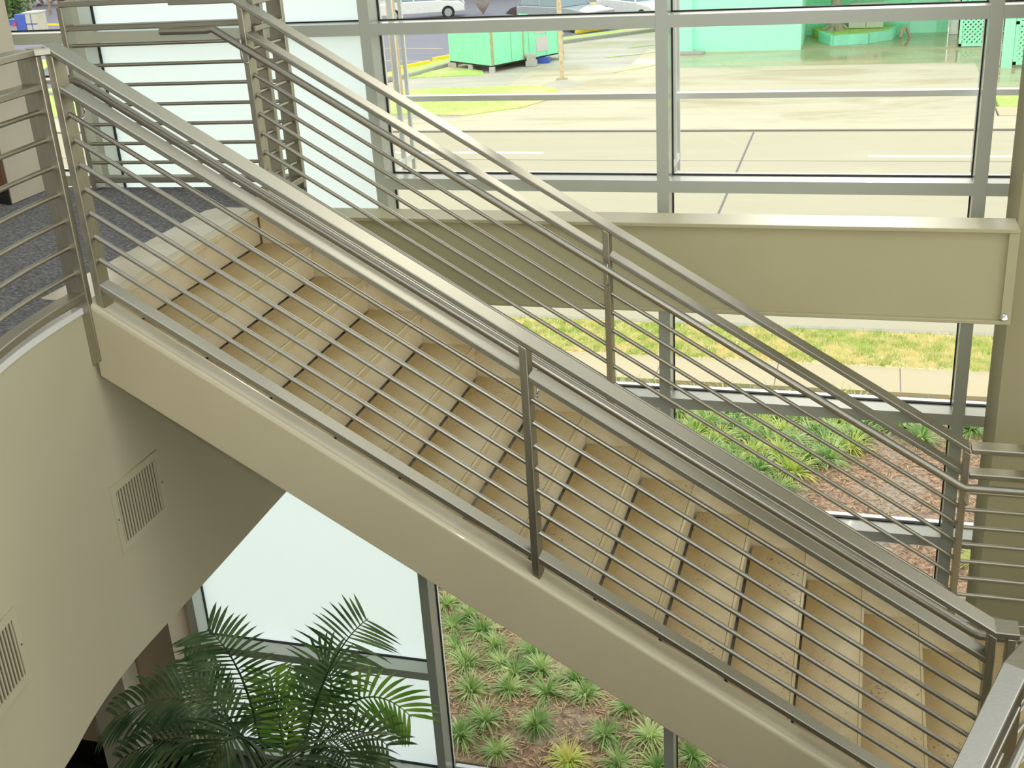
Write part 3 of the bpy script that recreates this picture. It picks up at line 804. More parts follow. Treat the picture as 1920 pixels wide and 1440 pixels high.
slab('road', rect(-90, 40, 17.75, 32.6), .0, 'road_concrete', .1)
jm = MB(); jm.bar((-2.86, 17.8, .001), (-2.93, 32.5, .001), .05, .004)
for y in (23.6, 29.2): jm.box(-60, 40, y-.02, y+.02, .0, .002)
tag(jm.build('road_joint', 'joint_dark'), kind='structure')
for nm, (a, b2, y) in {'lane_a': (-16.5, -5.3, 24.25), 'lane_b': (1.45, 8, 24.1), 'lane_c': (-14, -8.1, 30.0), 'lane_d': (.05, 7.5, 29.72)}.items():
    m_ = MB(); m_.box(a, b2, y-.09, y+.09, .0, .004)
    tag(m_.build('lane_marking', 'road_line'), {'lane_a': 'white dashed lane stripe on the nearer lane line, passing behind the far stair railing', 'lane_b': 'white lane stripe on the nearer lane line, ending beside the column', 'lane_c': 'white lane stripe on the farther lane line, behind the stair top rail', 'lane_d': 'white lane stripe on the farther lane line, in the wide pane beside the third mullion'}[nm], 'lane marking', 'white lane stripes on the road')
slab('curb', rect(-90, 40, 32.6, 32.72), .03, 'joint_dark', .1)
slab('driveway', rect(-12, 3.3, 34.4, 43.4), .02, 'drive_concrete', .1)
slab('apron', [(-90, 32.72), (40, 32.72), (40, 34.4), (-90, 34.4)], .02, 'drive_concrete', .1)
slab('wet_driveway', rect(-8.5, 9, 43.4, 52.5), .02, 'wet_concrete', .1)
slab('wet_driveway', rect(3.3, 9, 38.0, 43.4), .02, 'wet_concrete', .1)
slab('verge', rect(3.45, 30, 35.6, 37.9), .05, 'green_grass', .1)
slab('sidewalk', rect(3.35, 30, 34.4, 35.6), .04, 'sidewalk_concrete', .1)
slab('lot', [(-16.9, 41), (-16.4, 42.2), (-15.7, 44.8), (-12.9, 50), (-9.3, 53.4), (-8.5, 54.4), (-8.5, 43.4), (-12, 43.4), (-12, 34.4), (-60, 34.4), (-60, 41)][:10]+[(-60, 34.4), (-60, 41)], .015, 'lot_gravel', .1)
slab('verge', [(-60, 35.1), (-13.7, 35.2), (-11.9, 34.9), (-10.4, 36.1), (-9.6, 37.9), (-10.3, 40.1), (-13, 39.9), (-15.5, 39.6), (-60, 39.4)], .05, 'green_grass', .06)
slab('verge', [(-24, 40.0), (-16.6, 42.0), (-15.4, 42.2), (-13.6, 42.6), (-13.9, 43.4), (-15.5, 44.6), (-16.0, 43.4), (-24, 41.6)], .05, 'green_grass', .06)
curb_line = [(-34, 38.8), (-17.2, 41.4), (-16.4, 42.3), (-15.75, 44.7), (-12.9, 50.0), (-9.3, 53.4), (-7, 55.2)]
m_ = MB(); m_.rail([(x, y, .07) for x, y in curb_line], .22, .18, .02); struct('curb', m_, 'curb_stone')
def offs(line, d): 
    out = []
    for i, (x, y) in enumerate(line):
        a = Vector(line[max(0, i-1)]); b2 = Vector(line[min(len(line)-1, i+1)]); t_ = (b2-a).normalized(); out.append((x-t_.y*d, y+t_.x*d))
    return out
l1 = offs(curb_line, .12); l2 = offs(curb_line, 1.5)
for i in range(len(l1)-1):
    pass
slab('verge', l1+l2[::-1], .06, 'green_grass', .08)
slab('parking_lot', l2+[(-4, 58), (6, 62), (6, 110), (-130, 110), (-130, 45), (-60, 41), (-34, 41)], .02, 'asphalt', .1)
slab('verge', [(-130, 43), (-36, 42.4), (-34, 44.2), (-36, 48.6), (-130, 56)], .09, 'green_grass', .06)
slab('apron', [(-130, 32.6), (-60, 34.4), (-60, 43), (-130, 43)], .0, 'drive_concrete', .1)
g_ = MB(); g_.box(-140, 60, 7.45, 140, -.4, -.12); struct('ground', g_, 'lot_gravel')
# thin cracks with weeds on the pavement
for (a, b2) in (((-9.8, 46.2), (-7.8, 47.5)), ((-9.4, 48.6), (-7.6, 50)), ((-8.8, 42.6), (-7.2, 44.8))):
    m_ = MB(); m_.rail([(a[0], a[1], .028), ((a[0]+b2[0])/2+.2, (a[1]+b2[1])/2, .028), (b2[0], b2[1], .028)], .1, .01, .002); struct('verge', m_, 'green_grass')
# yellow wheel stops
def wheel_stop(x, y, a, label, L_=1.9):
    m_ = MB(); c, s = math.cos(a), math.sin(a)
    P = Vector((x, y, .0))
    pr = [(-.11, .03), (.11, .03), (.075, .17), (-.075, .17)]
    vs = []
    for e in (-L_/2, L_/2):
        for u, z in pr: vs.append((x+c*e-s*u, y+s*e+c*u, z))
    m_.add(vs, [(0, 1, 2, 3), (7, 6, 5, 4), (0, 4, 5, 1), (1, 5, 6, 2), (2, 6, 7, 3), (3, 7, 4, 0)])
    tag(m_.build('wheel_stop', 'yellow_paint', bevel=.02), label, 'wheel stop', 'yellow wheel stops along the parking lot')
wheel_stop(-17.15, 44.6, 1.1, 'yellow wheel stop between the utility pole and the shed, the nearer one')
wheel_stop(-16.3, 46.9, 1.05, 'yellow wheel stop partly hidden by the green shed')
wheel_stop(-20.2, 42.9, .5, 'yellow wheel stop beside the mullion, nearest the utility pole')
wheel_stop(-13.7, 52.2, .95, 'yellow wheel stop between the shed and the rusty pole')
wheel_stop(-12.0, 54.0, .85, 'yellow wheel stop in front of the dark car with the visible wheel')
wheel_stop(-9.9, 55.5, .8, 'yellow wheel stop beside the second mullion, farthest along the row', 2.2)
for x0, y0_, x1, y1_ in ((-17.6, 49.6, -22, 50.4), (-18.6, 44.8, -23, 46.0), (-16.6, 46.0, -19.4, 46.6)):
    m_ = MB(); m_.bar((x0, y0_, .022), (x1, y1_, .022), .1, .004); struct('parking_line', m_, 'faded_yellow')
m_ = MB(); m_.bar((-38, 61, .05), (-58, 66, .05), .3, .12); struct('curb_yellow', m_, 'yellow_paint')
# concrete mound at the rusty pole
m_ = MB(); m_.lathe((-10.05, 40.2, .02), [(.75, 0), (.6, .04), (.35, .12), (.12, .2), (.05, .21)], 18); struct('pole_footing', m_, 'lot_gravel')
t = thing('rusty_pole', (-10.08, 40.25, .1), 'thin rust-streaked metal pole on a concrete mound beside the green shed', 'pole')
MB().tube([(-10.08, 40.25, .1), (-10.08, 40.25, 7)], .075, 14).build('shaft', 'rust_paint', t, smooth=60)
MB().lathe((-10.08, 40.25, .2), [(.2, 0), (.2, .04), (.1, .05)], 12).build('base_plate', 'weathered_wood', t)
MB().tube([(-10.08, 40.25, 3.55), (-10.55, 40.1, 4.6)], .04, 8).build('brace', 'pvc_white', t)
tag(MB().tube([(-15.35, 38.45, 0), (-15.35, 38.45, 9)], [.16, .13], 16).build('utility_pole', 'pole_wood', smooth=60), 'tan wooden utility pole seen beside the first mullion', 'utility pole')

# ------------------------------------------------------------------ green shed
sh = thing('green_shed', (-13.4, 44.6, 0), 'small mint green board shed raised on blocks beside the parking lot', 'shed')
c0 = Vector((-13.4, 42.95)); cl = Vector((-15.5, 44.4)); cr = Vector((-11.45, 46.15)); cb = cl+cr-c0
def wallq(a, b2, z0, z1, nm, mat, th=.06):
    d = (b2-a).normalized(); n_ = Vector((-d.y, d.x))
    mid = (c0+cb)/2
    if n_.dot(mid-a) < 0: n_ = -n_
    m_ = MB(); m_.prism([tuple(a), tuple(b2), tuple(b2+n_*th), tuple(a+n_*th)], z0, z1); return m_.build(nm, mat, sh)
SZ0, SZ1 = .28, 1.58
wallq(c0, cl, SZ0, SZ1, 'wall', 'green_boards'); wallq(c0, cr, SZ0, SZ1, 'wall', 'green_boards')
wallq(c0.lerp(cl, .8), cr.lerp(cb, .8), SZ0, SZ1-.05, 'wall', 'green_boards'); wallq(cr, cb, SZ0, SZ1, 'wall', 'green_boards')
m_ = MB(); m_.prism([tuple(c0), tuple(cr), tuple(cb), tuple(cl)], SZ0-.05, SZ0); m_.build('floor', 'dark_hole', sh)
m_ = MB(); m_.prism([tuple(c0), tuple(cr), tuple(cr.lerp(cb, .8)), tuple(c0.lerp(cl, .8))], SZ1-.05, SZ1); m_.build('roof', 'green_boards', sh)
d1 = (cr-c0).normalized(); n1_ = Vector((d1.y, -d1.x))
def onface(s, z0, z1, w, nm, mat, th=.02):
    a = c0+d1*s+n1_*.002; b2 = a+d1*w
    m_ = MB(); m_.prism([tuple(a), tuple(b2), tuple(b2+n1_*th), tuple(a+n1_*th)], z0, z1); return m_.build(nm, mat, sh)
onface(.0, SZ0, SZ1, .13, 'corner_board', 'weathered_wood'); onface(1.62, SZ0-.02, SZ1, .06, 'door_seam', 'weathered_wood', .012)
onface(2.3, .46, 1.0, .62, 'notice', 'paper_grey'); onface(2.25, 1.12, 1.5, .62, 'notice', 'paper_grey')
onface(3.45, .05, SZ1, .22, 'corner_board', 'green_boards', .03)
for q in (c0, cl, cr*.96+c0*.04, cl.lerp(c0, .5), cl.lerp(c0, .1)):
    q = q+(cb-c0).normalized()*.08
    MB().box(q.x-.09, q.x+.09, q.y-.09, q.y+.09, .0, SZ0-.05).build('block', 'block_grey', sh)
q = c0+d1*1.85+n1_*.18
m_ = MB(); m_.box(-.18, .18, -.18, .18, 0, .2); m_.box(-.13, .13, -.18, .18, .2, .36); m_.box(-.2, .2, -.16, .16, .36, .44)
m_.v = [(x+q.x, y+q.y, z+.03) for x, y, z in m_.v]
tag(m_.build('cinder_blocks', 'block_grey'), 'small stack of grey cinder blocks as a step at the green shed', 'block')
q = c0+d1*2.6+n1_*.03
m_ = MB(); m_.box(q.x-.3, q.x+.25, q.y-.12, q.y+.2, .03, .22)
tag(m_.build('plastic_crate', 'bin_blue'), 'dark blue crate under the raised floor of the green shed', 'crate')

# ------------------------------------------------------------------ green building across the road
gb = thing('green_building', (-1, 50, 0), 'long pale mint green building with siding across the wet driveway', 'building')
MB().box(-6.6, -2.58, 47.1, 47.3, .0, 3.6).build('wall', 'green_wall', gb)
MB().box(-7.25, -6.6, 46.9, 47.3, .1, 3.6).build('pier', 'green_wall', gb)
MB().box(-2.78, -2.58, 47.3, 51.2, .0, 3.6).build('wall', 'green_wall', gb)
MB().box(-2.6, 2.78, 51.0, 51.2, .0, 3.6).build('wall', 'green_siding', gb)
MB().box(1.35, 2.35, 50.95, 51.0, .0, 2.4).build('door', 'green_wall', gb)
MB().box(2.95, 7, 51.6, 51.8, .0, 3.6).build('wall', 'dark_hole', gb)
MB().box(-7.25, 9, 47.0, 56, 3.6, 3.8).build('roof', 'green_trim', gb)
MB().box(-7.6, -6.1, 46.3, 46.9, .02, .09).build('plinth', 'curb_stone', gb)
MB().box(7, 12, 46.8, 47.0, .0, 3.6).build('wall', 'green_wall', gb)
# white downpipe column
tag(MB().tube([(2.95, 50.4, .03), (2.95, 50.4, 3.6)], .17, 16).build('white_pipe', 'pvc_white', smooth=60), 'thick white pipe column beside the green siding wall', 'pipe')
# planter
pl = [(-1.95, 49.2), (-1.45, 47.95), (-.2, 48.35), (.62, 49.2), (.95, 50.9), (-2.4, 50.9)]
pt = thing('raised_planter', (-.6, 49.4, .02), 'low mint green brick planter filled with grass in front of the building', 'planter')
m_ = MB()
for i in range(4):
    a, b2 = pl[i], pl[i+1]
    m_.rail([(a[0], a[1], .21), (b2[0], b2[1], .21)], .18, .38, .01)
m_.build('brick_rim', 'planter_brick', pt)
m_ = MB(); m_.prism([(x*.97-.02, y*.999+.03) for x, y in pl], .03, .34); m_.build('turf', 'green_grass', pt)
tr_ = thing('tree_trunk', (-1.45, 50.0, .34), 'grey tree trunk with flared roots rising from the green planter', 'tree')
MB().lathe((-1.45, 50.0, .33), [(.42, 0), (.28, .12), (.2, .4), (.18, 3.2)], 14).build('trunk', 'bark', tr_, smooth=60)
for a in (.3, 1.9, 3.4, 4.9): MB().tube([(-1.45+.15*math.cos(a), 50+.15*math.sin(a), .55), (-1.45+.5*math.cos(a), 50+.5*math.sin(a), .36)], [.12, .04], 8).build('root', 'bark', tr_, smooth=60)
ac = thing('air_conditioner', (-.3, 50.4, .34), 'boxy pale air conditioning unit standing on the green planter', 'air conditioner')
MB().box(-.95, .35, 50.1, 50.7, .36, 1.3).build('casing', 'ac_white', ac, bevel=.02)
MB().box(-.31, -.29, 50.09, 50.1, .4, 1.26).build('seam', 'joint_dark', ac)
MB().box(.05, .2, 50.085, 50.099, .75, .87).build('handle', 'dark_hole', ac)
tag(MB().tube([(1.0, 49.6, .05), (1.05, 49.65, .35), (1.2, 49.8, .4), (1.35, 49.9, .05)], .06, 8).build('faucet_pipe', 'pole_wood', smooth=60), 'small bent pipe at the end of the green planter', 'pipe')
def lattice(x0, x1, y, z0, z1, label, braced=False):
    t = thing('lattice_screen', ((x0+x1)/2, y, z0), label, 'lattice screen')
    f_ = MB(); w = .1
    for a in ((x0, x0+w, z0, z1), (x1-w, x1, z0, z1), (x0, x1, z0, z0+w), (x0, x1, z1-w, z1), (x0, x1, z0+(z1-z0)*.42, z0+(z1-z0)*.42+w)):
        f_.box(a[0], a[1], y-.03, y+.03, a[2], a[3])
    f_.build('frame', 'green_trim', t)
    l_ = MB(); s = .17
    W_, H_ = x1-x0-2*w, z1-z0-2*w
    k = -H_
    while k < W_:
        # strip from (k, 0) to (k+H_, H_), clipped
        a, b2 = max(0, k), min(W_, k+H_)
        if b2-a > .05:
            l_.bar((x0+w+a, y-.012, z0+w+a-k), (x0+w+b2, y-.012, z0+w+b2-k), .02, .07)
            l_.bar((x1-w-a, y+.012, z0+w+a-k), (x1-w-b2, y+.012, z0+w+b2-k), .02, .07)
        k += s
    l_.build('slats', 'green_trim', t)
    return t
lattice(2.95, 4.35, 46.9, .05, 2.6, 'mint green lattice panel standing at the back of the wet driveway beside the bicycle')
lattice(4.35, 5.9, 42.3, .1, 3.1, 'mint green lattice panel nearest the road, cut off by the photo edge')
tag(MB().box(4.02, 4.33, 42.2, 42.45, .02, 3.4).build('lattice_post', 'green_trim'), 'square mint green post at the lattice panel nearest the road', 'post')
tag(MB().box(3.82, 4.0, 42.6, 42.8, .05, 3.4).build('white_post', 'pvc_white'), 'slim white post behind the square green post', 'post')
bk = thing('bicycle', (4.35, 46.4, .02), 'bicycle leaning on the lattice panel, mostly hidden by the mullion', 'bicycle')
for cx_ in (4.15, 5.15):
    ring = [(cx_, 46.4+.33*0, 0)]
    pts_ = [(cx_+.33*math.cos(2*PI*k/24), 46.45, .36+.33*math.sin(2*PI*k/24)) for k in range(25)]
    MB().tube(pts_, .02, 6).build('wheel', 'hub_chrome', bk, smooth=60)
for a, b2 in (((4.15, .36), (4.55, .36)), ((4.55, .36), (4.95, .8)), ((4.5, .85), (4.95, .8)), ((4.55, .36), (4.42, .9)), ((4.15, .36), (4.45, .8)), ((5.15, .36), (4.93, .95))):
    MB().tube([(a[0], 46.45, a[1]), (b2[0], 46.45, b2[1])], .018, 6).build('frame_tube', 'bin_blue', bk)
MB().box(4.32, 4.55, 46.38, 46.52, .9, .95).build('saddle', 'tyre', bk)

# ------------------------------------------------------------------ cars
def car(x, y, a, body, label, L_=4.5, van=False):
    t = thing('parked_car', (x, y, .02), label, 'car')
    W_ = 1.76; hz = .62
    if van: prof = [(-.5, .32), (-.5, .95), (-.42, 1.02), (.12, 1.05), (.30, 1.02), (.5, .88), (.5, .32)]; cab = [(-.47, 1.0), (-.43, 1.72), (.0, 1.76), (.17, 1.04)]
    else: prof = [(-.5, .34), (-.5, .86), (-.44, .94), (-.26, .97), (.2, .95), (.46, .80), (.5, .62), (.5, .34)]; cab = [(-.34, .95), (-.22, 1.40), (.04, 1.43), (.2, .94)]
    def lx(u, v_, z): return (x+math.cos(a)*u-math.sin(a)*v_, y+math.sin(a)*u+math.cos(a)*v_, z+.02)
    def loft(pr, w0, w1, nm, mat, zb=None):
        m_ = MB(); n = len(pr); zmin = min(p[1] for p in pr); zmax = max(p[1] for p in pr); vs = []
        for s in (-1, 1):
            for u, z in pr:
                w = w0+(w1-w0)*(z-zmin)/(zmax-zmin); vs.append(lx(u*L_, s*w/2, z))
        m_.add(vs, [tuple(range(n)), tuple(range(2*n-1, n-1, -1))]+[(i, n+i, n+(i+1) % n, (i+1) % n) for i in range(n)])
        return m_.build(nm, mat, t, bevel=.05)
    loft(prof, W_, W_*.96, 'body', body)
    loft(cab, W_*.93, W_*.72, 'windows', 'car_glass')
    cu = [(u*.985, z) for u, z in cab]
    zr = max(z for u, z in cab)
    loft([(cab[1][0]-.005, zr-.05), (cab[1][0], zr-.01), (cab[2][0], zr+.02), (cab[2][0]+.01, zr-.03)], W_*.75, W_*.72, 'roof', body)
    for s in (-1, 1):
        for u0, z0_, u1, z1_ in ((cab[0][0], cab[0][1], cab[1][0], cab[1][1]), (cab[3][0], cab[3][1], cab[2][0], cab[2][1]), ((cab[0][0]+cab[3][0])/2, cab[0][1], (cab[1][0]+cab[2][0])/2, zr)):
            m_ = MB(); m_.tube([lx(u0*L_, s*W_*.462, z0_), lx(u1*L_, s*W_*.365, z1_)], .035, 6); m_.build('pillar', body, t)
    for u in (-.31, .31):
        for s in (-1, 1):
            m_ = MB(); p0 = lx(u*L_, s*(W_/2-.2), .33); p1 = lx(u*L_, s*(W_/2+.01), .33)
            m_.tube([p0, p1], .33, 20); wh = m_.build('wheel', 'tyre', t, smooth=40)
            m_ = MB(); p2 = lx(u*L_, s*(W_/2+.02), .33); m_.tube([p1, p2], .2, 14); m_.build('hub', 'hub_chrome', wh)
    for s in (-1, 1):
        m_ = MB(); p0 = lx(.49*L_, s*.6, .68); m_.tube([p0, lx(.506*L_, s*.6, .68)], .11, 10); m_.build('headlight', 'plate_white', t)
    return t
car(-13.6, 55.3, -.62, 'car_silver', 'silver van with long side windows parked behind the rusty pole', 4.9, True)
car(-10.6, 57.6, -.75, 'car_white', 'white car parked between the silver van and the reddish car')
car(-8.0, 60.6, -.8, 'car_red', 'pale reddish car parked nearest the second mullion')
car(-22.6, 60.8, .35, 'car_white', 'white car parked beside the first mullion, near the grey building')
# grey building
g2 = thing('grey_building', (-17, 76, 0), 'low pale grey building with a dark window band beyond the parking lot', 'building')
MB().box(-34, -14.5, 70, 70.3, 0, 4.2).build('wall', 'grey_wall', g2)
MB().box(-27, -19.2, 69.9, 70, .9, 3.4).build('window_band', 'window_dark', g2)
MB().box(-23.4, -23.2, 69.85, 69.9, .9, 3.4).build('window_post', 'grey_wall', g2)
MB().box(-34, -14.5, 69.6, 74, 4.2, 4.5).build('roof', 'grey_wall', g2)
MB().box(-19.0, -18.8, 69.7, 69.9, 0, 4.2).build('pipe', 'pvc_white', g2)
m_ = MB(); m_.box(-17.5, -13.2, 63.5, 64.3, .03, .2); struct('curb_yellow', m_, 'yellow_paint')
# shrubs
def shrub(c, r, h, leafy, label, seed):
    rnd = random.Random(seed)
    t = thing('shrub', c, label, 'shrub')
    tw = MB()
    for k in range(26 if not leafy else 10):
        a = rnd.uniform(0, 2*PI); q = rnd.uniform(.2, 1)
        tw.tube([(c[0], c[1], c[2]), (c[0]+.5*r*q*math.cos(a), c[1]+.5*r*q*math.sin(a), c[2]+h*.5), (c[0]+r*q*math.cos(a), c[1]+r*q*math.sin(a), c[2]+h*rnd.uniform(.7, 1))], [.02, .015, .006], 4)
    tw.build('twigs', 'twig', t)
    if leafy:
        lf_ = MB()
        for k in range(900):
            a = rnd.uniform(0, 2*PI); e = math.acos(rnd.uniform(-.2, 1)); q = rnd.uniform(.75, 1)
            p = Vector((c[0]+r*q*math.sin(e)*math.cos(a), c[1]+r*q*math.sin(e)*math.sin(a), c[2]+h*.35+h*.65*q*math.cos(e)))
            d1_ = Vector((rnd.gauss(0, 1), rnd.gauss(0, 1), rnd.gauss(0, 1))).normalized()*.09; d2_ = d1_.cross(Vector((rnd.gauss(0, 1), rnd.gauss(0, 1), 1))).normalized()*.05
            lf_.add([p-d1_, p+d2_, p+d1_, p-d2_], [(0, 1, 2, 3)])
        lf_.build('foliage', 'bush_leaf', t)
shrub((-19.6, 62.0, .03), .7, .95, False, 'bare twiggy shrub beside the white car', 3)
shrub((-17.0, 62.6, .25), .75, 1.1, True, 'round green shrub on the brown mound beyond the shed', 4)
m_ = MB(); m_.lathe((-17.0, 62.6, .02), [(1.5, 0), (1.3, .18), (1.2, .22), (.02, .25)], 18); struct('shrub_bed', m_, 'soil')
# bins far left
bn = thing('recycling_bin', (-43.8, 57.0, .05), 'blue recycling bin with a red sign, seen past the pilaster', 'recycling bin')
MB().box(-44.15, -43.5, 56.6, 57.3, .05, 1.35).build('body', 'bin_blue', bn, bevel=.03); MB().box(-44.7, -44.1, 56.6, 57.2, .8, 1.1).build('chute', 'bin_blue', bn)
MB().box(-44.3, -44.1, 56.55, 56.6, .75, .95).build('sign', 'red_paint', bn)
bn = thing('beige_locker', (-43.1, 57.0, .05), 'tall beige cabinet beside the blue recycling bin', 'cabinet')
MB().box(-43.48, -42.75, 56.6, 57.4, .05, 1.4).build('body', 'bin_beige', bn, bevel=.02)
MB().box(-43.14, -43.11, 56.58, 56.6, .1, 1.36).build('seam', 'bin_blue', bn); MB().box(-43.46, -42.77, 56.58, 56.6, .82, .87).build('band', 'bin_blue', bn)
MB().box(-43.55, -42.7, 56.55, 57.45, 1.4, 1.46).build('lid', 'plate_white', bn)
def bare_tree(c, h, label, seed):
    rnd = random.Random(seed); t = thing('bare_tree', c, label, 'tree', 'bare trees beyond the far lot'); m_ = MB()
    def grow(p, d, l, r, n):
        q = p+d*l; m_.tube([p, p.lerp(q, .5)+Vector((rnd.gauss(0, .05), rnd.gauss(0, .05), 0))*l, q], [r, r*.8, r*.6], 5, cap=False)
        if n:
            for _ in range(4): grow(q, (d+Vector((rnd.gauss(0, .45), rnd.gauss(0, .45), rnd.uniform(-.1, .4)))).normalized(), l*rnd.uniform(.6, .85), r*.55, n-1)
    grow(Vector(c), Vector((0, 0, 1)), h*.22, .11, 4)
    m_.build('branches', 'twig', t)
for i, (x, y) in enumerate(((-51.4, 69.5), (-48.6, 70), (-56.5, 70.4), (-45.6, 69.2), (-60, 70.4), (-53.6, 70.6))):
    bare_tree((x, y, 0), 6.5, 'leafless branching tree beyond the blue recycling bin at the far lot', 20+i)
def hedge(x0, x1, y, h, label, seed):
    rnd = random.Random(seed); m_ = MB()
    for k in range(5000):
        p = Vector((rnd.uniform(x0, x1), y+rnd.gauss(0, .8), h*rnd.random()**.7))
        d1_ = Vector((rnd.gauss(0, 1), rnd.gauss(0, 1), rnd.gauss(0, 1))).normalized()*.28; d2_ = d1_.cross(Vector((rnd.gauss(0, 1), 0, 1))).normalized()*.14
        m_.add([p-d1_, p+d2_, p+d1_, p-d2_], [(0, 1, 2, 3)])
    tag(m_.build('hedge', 'twig' if seed % 2 else 'bush_leaf'), label, 'hedge')
hedge(-66, -42, 76, 4.0, 'dark brown leafless hedge behind the bare trees', 5)
hedge(-58, -50.6, 65, 1.6, 'low dark green hedge behind the blue recycling bin', 6)

# ------------------------------------------------------------------ grass clumps in the planting bed
def clump_mesh(seed, n=70):
    rnd = random.Random(seed); m_ = MB()
    for k in range(n):
        a = rnd.uniform(0, 2*PI); l = rnd.uniform(.17, .33); w = rnd.uniform(.0045, .008)
        tilt = rnd.uniform(.2, 1.25)
        d = Vector((math.cos(a)*math.sin(tilt), math.sin(a)*math.sin(tilt), math.cos(tilt))); sd = Vector((-math.sin(a), math.cos(a), 0))
        p = Vector((math.cos(a)*.03*rnd.random(), math.sin(a)*.03*rnd.random(), 0)); L_ = []
        ns = 5
        for j in range(ns+1):
            u = j/ns; ww = w*(1-u**2.5)
            L_.append((p-sd*ww, p+sd*ww))
            d = (d+Vector((0, 0, -1))*(.16+.26*u)).normalized(); p = p+d*l/ns
        o = len(m_.v)
        for q, r in L_: m_.v += [tuple(q), tuple(r)]
        for j in range(ns): m_.f.append((o+2*j, o+2*j+1, o+2*j+3, o+2*j+2))
    me = bpy.data.meshes.new('grass_clump'); me.from_pydata(m_.v, [], m_.f); me.update(); me.shade_smooth()
    return me
CM = []
for s in range(6):
    me = clump_mesh(100+s, 120+8*s); me.materials.append(MATS['clump_yellow' if s >= 4 else 'clump_leaf']); CM.append(me)
def clump(x, y, k, s, label, group):
    o_ = bpy.data.objects.new('grass_clump', CM[k]); COL.objects.link(o_)
    o_.location = (x, y, bedz(x, y)-.005); o_.rotation_euler = (0, 0, random.uniform(0, 6.28)); o_.scale = (s, s, s*random.uniform(.85, 1.05))
    tag(o_, label, 'grass clump', group)
NP = [(-3.82, 9.55), (-3.54, 9.42), (-3.65, 9.22), (-3.34, 9.19), (-3.49, 8.88), (-3.14, 8.97), (-3.33, 8.64), (-3.0, 8.71), (-2.84, 8.6), (-2.61, 8.68), (-3.16, 8.28), (-2.82, 8.35), (-2.47, 8.35), (-2.12, 8.38), (-2.92, 7.95), (-2.47, 7.97), (-3.09, 7.75), (-2.73, 7.64), (-1.86, 7.94), (-2.11, 7.64), (-1.48, 7.98), (-1.7, 7.69), (-1.37, 7.7), (-2.76, 8.92), (-2.27, 8.59), (-1.72, 8.26), (-1.1, 7.85)]
for i, (x, y) in enumerate(NP):
    clump(x, y, i % 4 if i != 19 else 4, random.uniform(.8, .96), 'green strap-leaved grass clump in the bare soil bed below the stringer', 'grass clumps below the stairs')
rows = 0
rnd = random.Random(5)
FP = []
for j in range(13):
    for i in range(26):
        x = -6.2+i*.30+(j % 2)*.15+rnd.uniform(-.07, .07); y = 10.1+j*.40+rnd.uniform(-.08, .08)
        if y > 15.1: continue
        lim = -1.55+(y-10.5)*.0 if y < 11.0 else (-1.6+(y-11)*.62)
        if x > min(lim, .6): continue
        FP.append((x, y))
FP += [(.61, 14.35), (.85, 14.05), (1.43, 14.37), (1.30, 14.8), (.3, 14.7), (.9, 14.75), (0.0, 14.6)]
for i, (x, y) in enumerate(FP):
    clump(x, y, i % 6, random.uniform(1.15, 1.45), 'strap-leaved grass clump in the dense planting seen between the far railing bars', 'grass clumps in the dense planting')
clump(1.31, 11.3, 5, .95, 'lone yellow-green grass clump in the mulch beside the column', None)
# loose dry straw and chips on the bed
sm = MB(); rnd = random.Random(9)
for k in range(9000):
    if k % 3 == 0: x = rnd.uniform(-4, -.9); y = rnd.uniform(7.55, 9.8)
    else: x = rnd.uniform(-2.2, 2.2); y = rnd.uniform(9.2, 15.2)
    a = rnd.uniform(0, PI); l = rnd.uniform(.012, .05); w = rnd.uniform(.0025, .006); z = bedz(x, y)+rnd.uniform(.004, .02)
    c, s = math.cos(a), math.sin(a); h_ = rnd.uniform(-.4, .4)*l
    sm.add([(x-c*l-s*w, y-s*l+c*w, z-h_), (x+c*l-s*w, y+s*l+c*w, z+h_), (x+c*l+s*w, y+s*l-c*w, z+h_), (x-c*l+s*w, y-s*l-c*w, z-h_)], [(0, 1, 2, 3)])
simple('straw', s2l((206, 176, 136)), .9, var=.3, scale=14)
tag(sm.build('dry_straw', 'straw'), 'dry straw and bark chips scattered over the planting bed', 'mulch', kind='stuff')
# grass blades on the verge
gm = MB()
for k in range(26000):
    x = rnd.uniform(-7, 3.4); y = rnd.uniform(16.27, 17.6); a = rnd.uniform(0, PI); h_ = rnd.uniform(.03, .09); w = .008
    c, s = math.cos(a)*w, math.sin(a)*w; lx_, ly_ = rnd.gauss(0, .02), rnd.gauss(0, .02)
    gm.add([(x-c, y-s, .1), (x+c, y+s, .1), (x+lx_, y+ly_, .1+h_)], [(0, 1, 2)])
tag(gm.build('verge_blades', 'grass_blade'), 'short patchy green and straw grass on the strip between sidewalk and road', 'grass', kind='stuff')

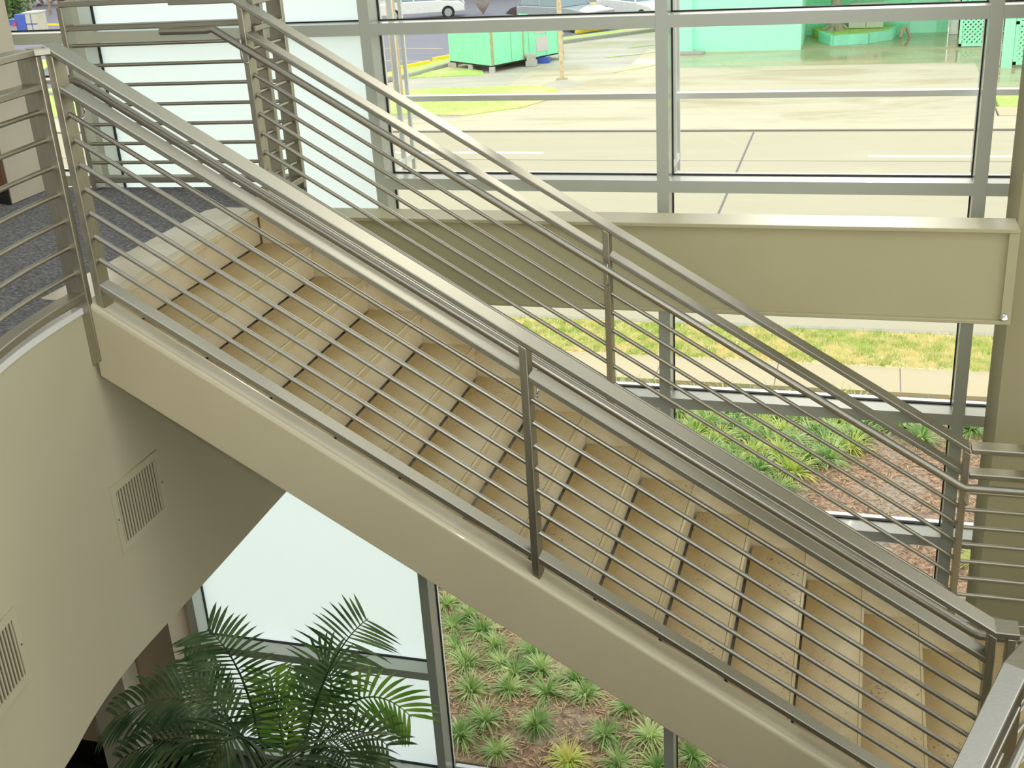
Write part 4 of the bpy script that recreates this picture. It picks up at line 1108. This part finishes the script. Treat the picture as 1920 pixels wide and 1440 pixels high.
# ------------------------------------------------------------------ light
w = bpy.data.worlds.new('world'); scn.world = w; w.use_nodes = True
nt = w.node_tree; nt.nodes.clear()
out = nt.nodes.new('ShaderNodeOutputWorld'); bg = nt.nodes.new('ShaderNodeBackground')
tc = nt.nodes.new('ShaderNodeTexCoord'); sp = nt.nodes.new('ShaderNodeSeparateXYZ')
nt.links.new(tc.outputs['Generated'], sp.inputs[0])
cr_ = nt.nodes.new('ShaderNodeValToRGB')
el = cr_.color_ramp.elements
el[0].position = 0; el[0].color = (.55, .54, .50, 1)
el[1].position = 1; el[1].color = (.80, .88, .97, 1)
e = el.new(.48); e.color = (.6, .6, .58, 1); e = el.new(.52); e.color = (1.0, .99, .95, 1); e = el.new(.7); e.color = (.93, .96, .97, 1)
mr = nt.nodes.new('ShaderNodeMapRange'); mr.inputs[1].default_value = -1; mr.inputs[2].default_value = 1
nt.links.new(sp.outputs[2], mr.inputs[0]); nt.links.new(mr.outputs[0], cr_.inputs[0])
nt.links.new(cr_.outputs[0], bg.inputs[0]); bg.inputs[1].default_value = 1.45
nt.links.new(bg.outputs[0], out.inputs[0])
sl = bpy.data.lights.new('sun', 'SUN'); sl.energy = .4; sl.angle = math.radians(5); sl.color = (1, .95, .86)
so_ = bpy.data.objects.new('sun', sl); COL.objects.link(so_)
elv = math.radians(17); azs = math.radians(-1)
sd = Vector((math.sin(azs)*math.cos(elv), math.cos(azs)*math.cos(elv), math.sin(elv)))
so_.rotation_euler = sd.to_track_quat('Z', 'Y').to_euler()

fl = bpy.data.lights.new('camera_flash', 'POINT'); fl.energy = 110; fl.shadow_soft_size = .04; fl.color = (1, .97, .92)
fo = bpy.data.objects.new('camera_flash', fl); COL.objects.link(fo); fo.location = (.05, .02, H+.07)

scn.view_settings.view_transform = 'Standard'; scn.view_settings.look = 'None'
scn.view_settings.gamma = 1; scn.view_settings.use_curve_mapping = False
scn.view_settings.exposure = .75
scn.cycles.use_denoising = True
scn.cycles.max_bounces = 8; scn.cycles.diffuse_bounces = 5; scn.cycles.glossy_bounces = 4; scn.cycles.transparent_max_bounces = 12
scn.cycles.sample_clamp_indirect = 6
